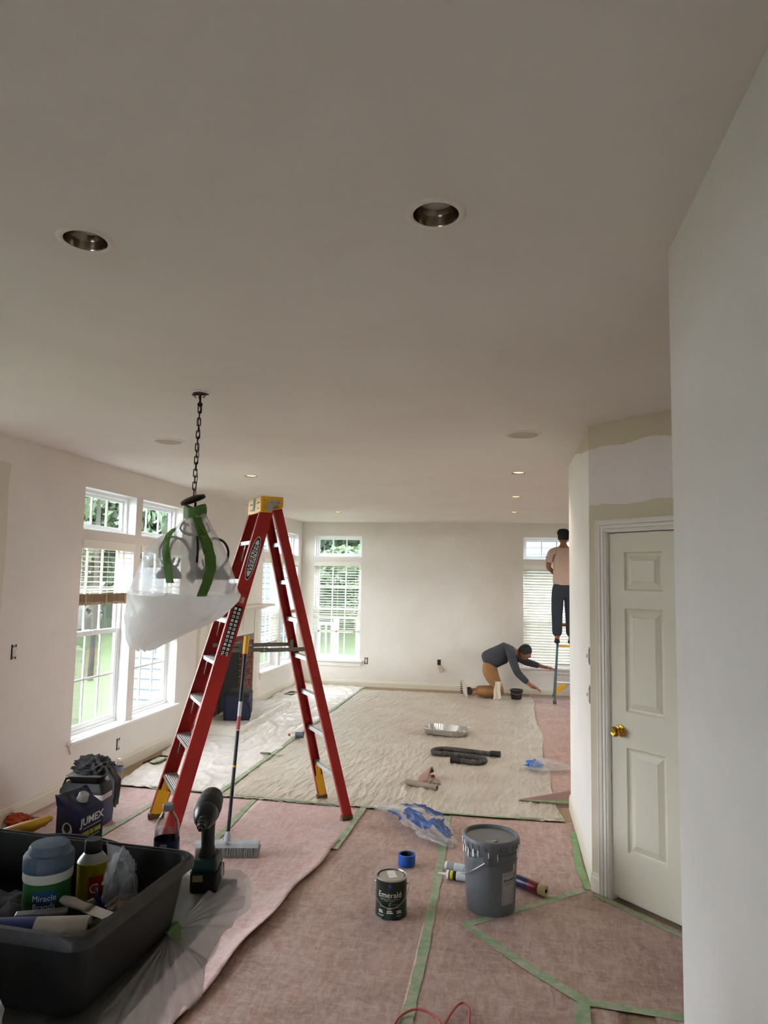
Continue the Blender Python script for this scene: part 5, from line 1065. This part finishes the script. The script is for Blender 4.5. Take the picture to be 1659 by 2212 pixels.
curved(.033, .033, -1.2, -.2, .05, .115, 'red_emblem', mat('emblem_red', lin(150, 36, 30), .4), yc, .0006, 8); curved(.033, .033, -3.6, .2, .012, .045, 'black_band', M_blk, yc, .0006, 14); text('lettering', 'G', .03, M_white, yc, wrap=(.0336, -.85, .088), extr=.0002)
bg2 = lump('plastic_bag', 'upright crumpled bag with dark blue print in the bin', 'plastic bag', (-.855, 1.525, 1.035), (.032, .036, .088), film('bin_film', (.42, .44, .47, 1), .60, .2, .4, 26, .9, .16), 8, .45, n=48)
MB().sheet(lambda u, v: (-.012 + .055 * u - .02 * v, -.050 - .012 * math.sin(u * 3) , -.085 + .13 * v * (1 - .45 * u)), 8, 10).build('printed_patch', mat('print_navy', lin(28, 42, 106), .35), bg2, thick=.001)
MB().sheet(lambda u, v: (-.03 + .03 * u + .012 * v, -.03 + .012 * math.sin(v * 4 + u * 3), .04 + .10 * v - .02 * u), 6, 8).build('film_corner', M_bagf, bg2, smooth=70)
lump('rag_heap', 'dark rags and waste filling the bottom of the bin', 'rags', (-1.06, 1.43, .99), (.19, .11, .05), mat('rag_dark', lin(46, 43, 42), .95, var=.3, vs=20), 5, .5, n=60, fq=3)
lump('dusty_cloth', 'dusty beige cloth against the right side of the bin', 'cloth', (-.840, 1.49, 1.0), (.030, .085, .045), mat('cloth_dust', lin(136, 120, 110), .95, var=.15), 7, .35, n=48)
ro = thing('film_roll', 'roll of white plastic film with blue core wrapper in the bin', 'film roll', (-1.040, 1.292, 1.050), .28); My = Matrix.Rotation(PI / 2, 4, 'Y')
MB().lathe([(.013, 0), (.026, 0), (.027, .003), (.027, .222), (.0255, .226), (.013, .226), (.013, 0)], 36, My).build('film_layers', mat('roll_white', lin(196, 192, 184), .35, var=.08, vs=20, bump=.4, bs=40), ro, smooth=35); MB().lathe([(.0274, .03), (.0274, .125)], 36, My).build('blue_wrapper', mat('wrap_blue', lin(38, 62, 128), .4), ro, smooth=40); MB().lathe([(.0112, .002), (.0131, .002), (.0131, .224), (.0112, .224), (.0112, .002)], 28, My).build('core', mat('core_dk', lin(40, 34, 30), .8), ro, smooth=35)
sc_ = thing('scraper', 'grey metal scraper lying across the bin', 'scraper', (-.905, 1.388, 1.064), .42)
MB().box(-.09, .01, -.012, .012, -.004, .004).build('handle', mat('scraper_grey', lin(120, 118, 120), .45, .3), sc_, bevel=.003); MB().prism([(.01, -.006), (.12, -.004), (.12, .004), (.01, .006)], -.0012, .0012, 0, Matrix.Rotation(.12, 4, 'Y') @ Matrix.Rotation(PI / 2, 4, 'X')).build('blade', mat('blade_dark', lin(80, 78, 78), .35, .7), sc_)
bs_ = thing('paint_brush', 'dark old paint brush in the bin beside the wipes tub', 'brush', (-.930, 1.398, 1.050), .85)
MB().lathe([(0, -.02), (.009, -.015), (.011, .03), (.008, .06), (.012, .08), (.0, .082)], 14, Matrix.Rotation(PI / 2, 4, 'Y') @ Matrix.Scale(1.6, 4, (0, 1, 0))).build('handle', mat('brush_handle', lin(64, 58, 52), .6), bs_, smooth=50); MB().box(-.05, -.015, -.02, .02, -.009, .009).build('ferrule', mat('ferrule_dull', lin(70, 66, 62), .5, .5), bs_, bevel=.002); MB().box(-.10, -.05, -.021, .021, -.010, .010).build('bristles', mat('bristle_dk', lin(46, 42, 38), .9, bump=.6, bs=200), bs_, bevel=.004)
wk = thing('putty_knife', 'white handled putty knife leaning in the bin', 'putty knife', (-.880, 1.41, 1.068), -.35)
MB().lathe([(0, -.06), (.010, -.055), (.014, -.03), (.011, .01), (.013, .03), (0, .034)], 16, Matrix.Rotation(PI / 2, 4, 'Y') @ Matrix.Scale(.7, 4, (1, 0, 0))).build('handle', mat('handle_white', lin(176, 166, 158), .5), wk, smooth=50); MB().box(.03, .09, -.016, .016, -.001, .001).build('blade', M_steel, wk)
pg = thing('paper_package', 'beige paper package with red lettering in the bin', 'package', (-.868, 1.352, 1.035), .62)
loft([rrect(-.075, .075, -.028, .028, .01, -.012), rrect(-.08, .08, -.032, .032, .012, .0), rrect(-.072, .072, -.026, .026, .01, .013)]).build('wrapper', mat('pack_beige', lin(150, 138, 128), .7, var=.1), pg, smooth=50); text('lettering', 'SURBO', .020, mat('letter_red', lin(160, 52, 40), .5), pg, Matrix.Translation((.01, .0, .0138)), extr=.0002); MB().box(-.02, .0, -.024, -.012, .0130, .0138).build('black_mark', M_blk, pg)
bp_ = thing('black_pail', 'small black pail with looped handle at the left edge of the bin', 'pail', (-1.125, 1.345, FZ))
MB().lathe([(0, 0), (.055, 0), (.068, .135), (.072, .137), (.072, .142), (.064, .142), (.052, .01), (0, .008)], 36).build('pail_body', M_bin, bp_, smooth=40); MB().tube([(.068 * math.cos(t) , -.02 - .03 * math.sin(t), .13 + .035 * math.sin(t)) for t in [PI * i / 20 for i in range(21)]], .006, 8).build('handle', M_bin, bp_, smooth=60)
gl_ = thing('grey_can', 'dusty grey lidded can lying in the bin', 'can', (-1.02, 1.33, 1.0), .5)
MB().lathe([(0, -.05), (.028, -.05), (.03, -.047), (.03, .045), (.031, .047), (.031, .05), (.024, .05), (.023, .046), (0, .046)], 28, Matrix.Rotation(PI / 2.3, 4, 'Y')).build('can_body', mat('can_dusty', lin(96, 92, 90), .5, .3, dust=lin(140, 136, 132), ds=10, df=(.5, .7), dw=.6), gl_, smooth=35)
yh = thing('yellow_handle', 'yellow tapered tool handle resting on the bin rim at the left edge', 'tool handle', (-1.385, 1.70, 1.030)); a_, b_ = Vector((-.03, -.015, -.012)), Vector((.190, .065, .080))
MB().tube([a_.lerp(b_, t) for t in (0, .08, .35, .7, .93, .98, 1)], [.014, .024, .026, .019, .010, .007, .001], 18).build('grip', mat('handle_yellow', lin(214, 156, 30), .45, var=.08), yh, smooth=60)
lump('dark_pouch', 'black cloth pouch behind the bin at the left edge', 'pouch', (-1.36, 1.78, IZ + .045), (.16, .075, .05), mat('pouch_black', lin(30, 29, 30), .9), 4, .3, low=-.035)
# ------------------------------------------------------------------ drill, water bottle and juice carton on the counter
M_teal = mat('drill_teal', lin(16, 62, 66), .45); M_rub = mat('drill_rubber', lin(30, 30, 32), .6)
dl = thing('impact_driver', 'black cordless impact driver standing on its battery', 'power drill', (-.786, 1.835, IZ + .008), .26)       # local -y is the nose
Mh = Matrix.Translation((0, 0, .205)) @ Matrix.Rotation(PI / 2 + .12, 4, 'X')
MB().lathe([(0, -.075), (.020, -.074), (.029, -.066), (.0325, -.05), (.0335, -.01), (.0335, .028), (.031, .032)], 36, Mh).build('motor_housing', M_rub, dl, smooth=40); MB().lathe([(.0315, .030), (.0315, .045), (.0265, .065), (.019, .082), (.0165, .084), (0, .084)], 36, Mh).build('hammer_case', mat('case_black', lin(40, 40, 42), .3, .5), dl, smooth=40)
MB().lathe([(.0145, .083), (.0145, .094), (.0125, .096), (.0125, .104), (.0105, .106), (.0095, .112), (.005, .113), (.005, .124), (0, .124)], 28, Mh).build('chuck', mat('chuck_steel', lin(58, 56, 54), .35, .8), dl, smooth=35); MB().lathe([(.0338, -.02), (.0345, -.017), (.0345, -.004), (.0338, -.001)], 36, Mh).build('rubber_band', M_black, dl, smooth=40)
loft([[(x * .0185, .012 + y * .027 + .012, .185) for x, y in [(math.cos(t), math.sin(t)) for t in [2 * PI * i / 20 for i in range(20)]]], [(x * .0175, .014 + y * .024, .14) for x, y in [(math.cos(t), math.sin(t)) for t in [2 * PI * i / 20 for i in range(20)]]], [(x * .0175, .020 + y * .024, .10) for x, y in [(math.cos(t), math.sin(t)) for t in [2 * PI * i / 20 for i in range(20)]]], [(x * .026, .020 + y * .036, .072) for x, y in [(math.cos(t), math.sin(t)) for t in [2 * PI * i / 20 for i in range(20)]]]]).build('handle', M_rub, dl, smooth=60)
MB().box(-.008, .008, -.022, -.004, .150, .176).build('trigger', M_black, dl, bevel=.004); MB().box(-.020, .020, -.020, -.012, .176, .184).build('direction_lever', M_black, dl, bevel=.002)
loft([rrect(-.033, .033, -.030, .062, .012, .052), rrect(-.034, .034, -.032, .064, .012, .062), rrect(-.030, .030, -.022, .056, .012, .078)]).build('foot_housing', M_teal, dl, smooth=40); loft([rrect(-.034, .034, -.034, .066, .01, 0), rrect(-.036, .036, -.036, .068, .01, .006), rrect(-.036, .036, -.036, .068, .01, .050)]).build('battery', M_black, dl, smooth=40); MB().box(-.028, -.002, -.0372, -.0355, .030, .046).build('battery_sticker', mat('sticker_tan', lin(150, 140, 110), .5), dl)
MB().tube([(.036, .01, .066), (.045, .01, .060), (.046, .01, .03), (.042, .01, .022), (.039, .01, .03), (.039, .01, .045)], .0022, 6).build('belt_hook', M_steel, dl, smooth=60)
wb = pet('water_bottle', 'half full water bottle with navy label on the counter', (-.917, 1.868, IZ + .008), 0, None, .195, .034, mat('cap_grey', lin(168, 170, 172), .5), mat('label_navy', lin(34, 40, 96), .45), .125, (.055, .108))
curved(.0345, .0345, -1.62, -1.12, .062, .100, 'barcode_panel', mat('barcode_white', lin(190, 190, 190), .5), wb, .0006, 6)
for i in range(7): curved(.0345, .0345, -1.58 + i * .062, -1.555 + i * .062 + .012 * (i % 2), .064, .098, 'barcode_bar', M_blk, wb, .0010, 2)
cn = thing('juice_carton', 'navy juice carton with white cap behind the bin', 'carton', (-1.192, 1.885, IZ + .006), 1.343); M_cart = mat('carton_navy', lin(26, 27, 72), .42); w = .0440; ZA, ZB = .170, .204
cb_ = MB(); cb_.add([(-w, -w, 0), (w, -w, 0), (w, w, 0), (-w, w, 0), (-w, -w, ZA), (w, -w, ZA), (w, w, ZB), (-w, w, ZB)], [(0, 3, 2, 1), (0, 1, 5, 4), (1, 2, 6, 5), (2, 3, 7, 6), (3, 0, 4, 7), (4, 5, 6, 7)]); cb_.build('carton_body', M_cart, cn, bevel=.002)
for sx in (-1, 1): MB().add([(sx * w, .0, ZA + .004), (sx * w, w, ZB - .03), (sx * (w + .012), w * .9, ZB + .004), (sx * w, w, ZB), (sx * w, .0, ZA + .018)], [(0, 1, 2), (2, 3, 4), (0, 2, 4)]).build('folded_ear', M_cart, cn, thick=.001)
Mg = Matrix.Translation((0, -.004, (ZA + ZB) / 2 - .002)) @ Matrix.Rotation(math.atan2(ZB - ZA, 2 * w), 4, 'X'); MB().lathe([(.016, 0), (.016, .004), (.0150, .005), (.0140, .018), (.0125, .020), (0, .020)], 28, Mg).build('cap', mat('cap_offwhite', lin(180, 180, 174), .5), cn, smooth=35)
Mf = Matrix.Translation((0, -w - .0006, 0)) @ Matrix.Rotation(PI / 2, 4, 'X'); Ml = Matrix.Rotation(-PI / 2, 4, 'Z') @ Mf
M_cy = mat('print_yellow', lin(190, 176, 66), .5); Mt = lambda z: Mf @ Matrix.Translation((0, z, 0)) @ Matrix.Rotation(.10, 4, 'Z')
text('brand_lettering', 'JUMEX', .028, M_white, cn, Mt(.140), extr=.0002, offset=.0007, shear=.12); MB().box(-.030, .034, -.0008, .0008, 0, .0004, 0, Mt(.122)).build('print_line', M_white, cn)
for k, (x0, x1) in enumerate(((-.034, -.008), (-.005, .008), (.011, .034))): MB().box(x0, x1, -.0065, .0065, 0, .0004, 0, Mt(.106)).build('yellow_print', M_cy, cn)
MB().box(-.030, .030, -.0014, .0014, 0, .0004, 0, Mt(.093)).build('print_line', M_cy, cn)
cir = lambda r, h, dx=0, dz=0: MB().lathe([(0, 0), (r, 0), (r, h), (0, h)], 28, Ml @ Matrix.Translation((dx, dz, 0)))
em = cir(.0185, .0006, 0, .116).build('tree_emblem', M_white, cn); cir(.0115, .0010, 0, .120).build('emblem_crown', M_blk, em); MB().box(-.002, .002, .097, .112, .0004, .0011, 0, Ml).build('emblem_trunk', M_blk, em); MB().box(-.019, .019, .084, .096, 0, .0005, 0, Ml).build('green_patch', mat('print_olive', lin(120, 132, 50), .5), cn)
# ------------------------------------------------------------------ the two painters
M_skin = mat('skin', lin(150, 98, 72), .55); M_hair = mat('hair_black', lin(20, 17, 16), .7)
def head(parent, M, hair=True, cap=None):
    """head with face; local +y is where it looks, z up, 0.23 high"""
    def f(u, v):
        a = u * 2 * PI; b = v * PI; d = Vector((math.sin(b) * math.cos(a), math.sin(b) * math.sin(a), -math.cos(b)))
        x, y, z = d.x * .074, d.y * .094, d.z * .115
        if z < 0: x *= 1 + .9 * z; y = y * (1 + .6 * z) + (.012 if d.y > 0 else 0) * -z * 8
        fr = max(0, d.y)
        g = lambda cx, cz, s: math.exp(-((x - cx) ** 2 + (z - cz) ** 2) / (2 * s * s)) * (fr > .2)
        y += .024 * g(0, -.022, .011) + .010 * g(0, .0, .008) - .010 * g(-.03, .004, .012) - .010 * g(.03, .004, .012) + .006 * g(0, .022, .035) + .008 * g(0, -.062, .013) - .005 * g(0, -.056, .006) + .010 * g(0, -.095, .016)
        return M @ Vector((x, y, z))
    h = MB().sheet(f, 44, 40).build('head', M_skin, parent, smooth=80, fixn=False)
    for s in (-1, 1):
        MB().lathe([(0, -.009), (.006, -.007), (.009, 0), (.006, .007), (0, .009)], 12, M @ Matrix.Translation((s * .030, .079, .004))).build('eye', mat('eye_white', lin(220, 216, 210), .3), h, smooth=60); MB().lathe([(0, 0), (.004, 0), (.003, .002), (0, .002)], 10, M @ Matrix.Translation((s * .030, .087, .004)) @ Matrix.Rotation(-PI / 2, 4, 'X')).build('iris', M_blk, h)
        MB().lathe([(0, -.004), (.010, -.006), (.015, 0), (.010, .006), (0, .003)], 14, M @ Matrix.Translation((s * .074, -.005, -.005)) @ Matrix.Rotation(PI / 2, 4, 'Y') @ Matrix.Scale(1.8, 4, (1, 0, 0))).build('ear', M_skin, h, smooth=60)
    MB().box(-.022, .022, .084, .0905, -.0605, -.0575, 0, M).build('mouth', mat('lips', lin(128, 72, 60), .5), h)
    def hf(u, v):
        a = u * 2 * PI; b = PI * (1 - .60 * v); d = Vector((math.sin(b) * math.cos(a), math.sin(b) * math.sin(a), -math.cos(b))); lowf = max(0, d.y) * .9
        z = d.z * .124; z = max(z, -.045 + lowf * .11); return M @ Vector((d.x * .083, d.y * .102 - .004, z + .003 * nz(d.x * 9, d.y * 9, d.z * 9)))
    MB().sheet(hf, 36, 20).build('hair', M_hair, parent, smooth=80, fixn=False)
    if cap:
        MB().lathe([(.088, .035), (.092, .05), (.088, .09), (.06, .122), (0, .130)], 32, M @ Matrix.Scale(1.15, 4, (0, 1, 0))).build('cap', cap, parent, smooth=50); MB().prism([(-.07, .035), (.07, .035), (.06, .043), (-.06, .043)], .06, .17, 0, M).build('cap_brim', cap, parent, bevel=.004)
def hand_nodes(pts, edges, wrist, dirv, nrm, sidev, curl=.5):
    """palm, four fingers and a thumb grown from the wrist joint index"""
    w = Vector(pts[wrist][:3]); d, n, s = Vector(dirv).normalized(), Vector(nrm).normalized(), Vector(sidev).normalized()
    i0 = len(pts); pts.append((*(w + d * .05), .026)); edges.append((wrist, i0)); i1 = len(pts); pts.append((*(w + d * .085), .024)); edges.append((i0, i1))
    for k, (o, l) in enumerate(((-.030, .062), (-.010, .076), (.010, .080), (.028, .070))):
        a = len(pts); b0 = w + d * .095 + s * o; pts.append((*b0, .010)); edges.append((i1, a)); m = b0 + d * l * .55 + n * l * .25 * curl; pts.append((*m, .0088)); edges.append((a, a + 1)); e = m + d * l * .35 + n * l * .55 * curl; pts.append((*e, .0078)); edges.append((a + 1, a + 2))
    a = len(pts); t0 = w + d * .045 + s * .038; pts.append((*t0, .012)); edges.append((i0, a)); t1 = t0 + d * .03 + s * .018 + n * .012; pts.append((*t1, .010)); edges.append((a, a + 1)); t2 = t1 + d * .028 + n * .012; pts.append((*t2, .0085)); edges.append((a + 1, a + 2))
# painter on the ladder: back to the camera, left arm bent at the side
pw = thing('person', 'painter in beige shirt and dark jeans standing on a small ladder', 'person', (.845, 10.86, .855))
B = [(0, 0, .93, .08), (0, .01, 1.08, .085), (0, .02, 1.25, .095), (0, .01, 1.40, .06), (0, .015, 1.47, .052), (0, .03, 1.54, .055),
     (-.10, 0, .86, .085), (-.105, .02, .47, .052), (-.10, -.01, .10, .040), (-.10, .10, .04, .034),
     (.10, 0, .86, .085), (.105, .02, .47, .052), (.10, -.01, .10, .040), (.10, .10, .04, .034),
     (-.19, .01, 1.385, .052), (-.225, .05, 1.14, .040), (-.12, .22, 1.05, .031), (.19, .01, 1.385, .052), (.26, .12, 1.55, .040), (.24, .34, 1.66, .031)]
E = [(0, 1), (1, 2), (2, 3), (3, 4), (4, 5), (0, 6), (6, 7), (7, 8), (8, 9), (0, 10), (10, 11), (11, 12), (12, 13), (3, 14), (14, 15), (15, 16), (3, 17), (17, 18), (18, 19)]
hand_nodes(B, E, 16, (.55, .8, .1), (.3, 0, -1), (.8, -.55, 0)); hand_nodes(B, E, 19, (0, .8, .5), (-.6, .5, -.5), (-.7, 0, .5))
place('body', skin(B, E), M_skin, pw)
place('shirt', skin([(0, 0, .80, (.178, .135)), (0, .0, .95, (.175, .13)), (0, .01, 1.12, (.165, .12)), (0, .02, 1.28, (.175, .125)), (0, .01, 1.41, (.10, .08)), (0, .015, 1.455, .062), (-.18, .01, 1.375, .072), (-.218, .035, 1.20, .062), (.18, .01, 1.375, .072), (.245, .09, 1.49, .06)], [(0, 1), (1, 2), (2, 3), (3, 4), (4, 5), (4, 6), (6, 7), (4, 8), (8, 9)]), mat('shirt_beige', lin(190, 164, 148), .9, var=.08, vs=5, bump=.4, bs=14), pw)
place('jeans', skin([(0, 0, .98, (.165, .125)), (0, -.01, .84, (.17, .135)), (-.088, 0, .72, .108), (-.10, .015, .47, .090), (-.10, 0, .24, .080), (-.10, .0, .10, .082), (.088, 0, .72, .108), (.10, .015, .47, .090), (.10, 0, .24, .080), (.10, .0, .10, .082)], [(0, 1), (1, 2), (2, 3), (3, 4), (4, 5), (1, 6), (6, 7), (7, 8), (8, 9)]), mat('jeans_dark', lin(44, 50, 58), .9, var=.15, vs=6, bump=.3, bs=30), pw)
for s in (-1, 1): place('shoe', skin([(s * .10, -.05, .045, (.045, .045)), (s * .10, .03, .040, (.045, .04)), (s * .10, .13, .028, (.045, .028))], [(0, 1), (1, 2)]), mat('shoe_black', lin(34, 32, 30), .7), pw)
head(pw, Matrix.Translation((0, .04, 1.60)) @ Matrix.Rotation(.1, 4, 'X'), cap=mat('cap_black2', lin(24, 22, 22), .8))
MB().tube([(-.135, .205, 1.065), (-.115, .225, 1.09), (-.10, .235, 1.06), (-.12, .215, 1.035)], .010, 8, closed=True).build('wristwatch', M_black, pw, smooth=60)
# painter kneeling at the baseboard: facing the right, reaching down
pk2 = thing('person', 'painter in brown work trousers and dark shirt kneeling at the far baseboard', 'person', (-.20, 11.02, .010))
B = [(-.07, 0, .50, .075), (.06, 0, .60, .08), (.19, 0, .68, .09), (.29, 0, .70, .055), (.345, 0, .70, .052), (.40, 0, .69, .055),
     (-.06, -.10, .44, .065), (.13, -.10, .075, .050), (-.26, -.10, .075, .042), (-.36, -.10, .05, .036), (-.06, .10, .44, .065), (.10, .11, .075, .050), (-.29, .11, .075, .042), (-.39, .11, .05, .036),
     (.27, -.18, .66, .042), (.36, -.20, .40, .041), (.56, -.16, .22, .031), (.27, .18, .66, .042), (.52, .22, .52, .041), (.78, .20, .46, .031)]
hand_nodes(B, E, 16, (.9, .05, -.35), (-.2, 0, -1), (.1, 1, 0)); hand_nodes(B, E, 19, (1, 0, -.1), (0, 0, -1), (0, -1, 0))
place('body', skin(B, E), M_skin, pk2)
M_shirt2 = mat('shirt_charcoal', lin(62, 64, 70), .9, var=.12, vs=6, bump=.3, bs=30)
place('shirt', skin([(-.15, 0, .50, (.15, .165)), (-.03, 0, .575, (.15, .17)), (.10, 0, .635, (.13, .165)), (.20, 0, .685, (.13, .17)), (.30, 0, .70, (.10, .11)), (.335, 0, .70, .068), (.27, -.17, .66, .076), (.355, -.195, .41, .062), (.52, -.165, .255, .046), (.27, .17, .66, .076), (.50, .215, .525, .060), (.71, .20, .475, .046)], [(0, 1), (1, 2), (2, 3), (3, 4), (4, 5), (4, 6), (6, 7), (7, 8), (4, 9), (9, 10), (10, 11)]), M_shirt2, pk2)
M_trs = mat('trousers_brown', lin(150, 108, 68), .9, var=.15, vs=6, dust=lin(210, 204, 196), ds=18, df=(.66, .74), dw=.8, bump=.4, bs=20)
place('trousers', skin([(-.03, 0, .575, (.145, .16)), (-.085, 0, .46, (.155, .17)), (-.045, -.10, .36, .112), (.13, -.10, .088, .080), (-.06, -.10, .090, .076), (-.25, -.10, .085, .066), (-.045, .10, .36, .112), (.10, .11, .088, .080), (-.08, .11, .090, .076), (-.28, .11, .085, .066)], [(0, 1), (1, 2), (2, 3), (3, 4), (4, 5), (1, 6), (6, 7), (7, 8), (8, 9)]), M_trs, pk2)
for y, dx in ((-.10, 0), (.11, -.03)):
    sh = place('shoe', skin([(-.29 + dx, y, .080, .048), (-.355 + dx, y, .085, .052), (-.385 + dx, y, .05, .045)], [(0, 1), (1, 2)]), M_black, pk2)
    MB().prism([(-.40, .005), (-.372, .002), (-.395, .15), (-.44, .235), (-.47, .23), (-.455, .12), (-.435, .05)], y - .045, y + .045, 0, Matrix.Translation((dx, 0, 0))).build('sole', mat('sole_white', lin(206, 198, 188), .6), sh, bevel=.008)
    for k in range(5): MB().box(-.475 + dx, -.452 + dx, y - .046, y + .046, .06 + k * .032, .068 + k * .032, 0).build('tread_groove', M_black, sh)
head(pk2, Matrix.Translation((.475, -.02, .70)) @ Matrix.Rotation(-PI / 2, 4, 'Z') @ Matrix.Rotation(-.55, 4, 'X'))
rg = thing('white_rag', 'white rag hanging from the kneeling painter to the floor', 'rag', (-.14, 10.82, .010))
MB().sheet(lambda u, v: (-.055 + .11 * u * (1 - .25 * v) + .03 * v + .006 * math.sin(v * 9), -.012 * math.sin(u * 11 + v * 2) - .015 * (1 - v), .006 + .26 * v), 18, 16).build('cloth', mat('rag_white', lin(222, 212, 192), .9, bump=.4, bs=40), rg, smooth=80, thick=.006)
pl = thing('paint_pail', 'small dark paint pail beside the kneeling painter', 'pail', (.15, 10.96, .010))
MB().lathe([(0, 0), (.070, 0), (.073, .004), (.095, .135), (.100, .137), (.100, .144), (.090, .144), (.070, .010), (0, .008)], 32).build('pail_body', mat('pail_dark', lin(40, 34, 34), .5, dust=lin(120, 50, 44), ds=9, df=(.58, .7), dw=.7), pl, smooth=40); MB().lathe([(.0905, .1442), (.101, .1446)], 32).build('paint_rim', M_drip, pl); MB().tube([(.098 * math.cos(t), -.085 * math.sin(t), .135 - .06 * math.sin(t)) for t in [PI * i / 20 for i in range(21)]], .003, 6).build('wire_handle', M_steel, pl, smooth=60)
# small green ladder under the standing painter
M_grn = mat('fibreglass_teal', lin(70, 92, 96), .45, var=.1, dust=lin(170, 176, 174), ds=14, df=(.58, .74), dw=.5)
sl = thing('step_ladder', 'small teal fibreglass ladder with yellow steps under the standing painter', 'ladder', (.94, 10.93, .008))
for s in (-1, 1):
    MB().bar((s * .245, -.20, .02), (s * .165, .10, 1.12), .030, .062, 0, (0, 1, 0)).build('front_rail', M_grn, sl, bevel=.004); MB().bar((s * .215, .42, .02), (s * .155, .17, 1.12), .026, .040, 0, (0, 1, 0)).build('rear_rail', M_grn, sl, bevel=.003)
    MB().box(s * .245 - .025, s * .245 + .025, -.245, -.165, 0, .045).build('foot', mat('foot_grey', lin(90, 86, 82), .7), sl, bevel=.004); MB().box(s * .215 - .02, s * .215 + .02, .39, .45, 0, .04).build('foot', mat('foot_grey', lin(90, 86, 82), .7), sl, bevel=.004)
    MB().prism([(-.0, .10), (.16, .26), (.14, .29), (.03, .24), (-.015, .14)], -.006, .006, 0, Matrix.Translation((s * .235 if s < 0 else .10, -.175, 0))).build('corner_brace', M_yel, sl)
for k in range(3):
    z = .30 + k * .265; t = z / 1.12; x = .245 - .08 * t - .012; y = -.20 + .30 * t; MB().box(-x, x, y - .045, y + .045, z - .025, z).build('step', M_yel if k == 2 else M_alu, sl, bevel=.003)
for z in (.35, .80): t = z / 1.12; x = .215 - .06 * t; y = .42 - .25 * t; MB().box(-x, x, y - .01, y + .01, z - .015, z + .015).build('rear_bar', M_alu, sl)
MB().box(-.19, .19, .06, .21, 1.10, 1.15).build('top_cap', M_yel, sl, bevel=.008)
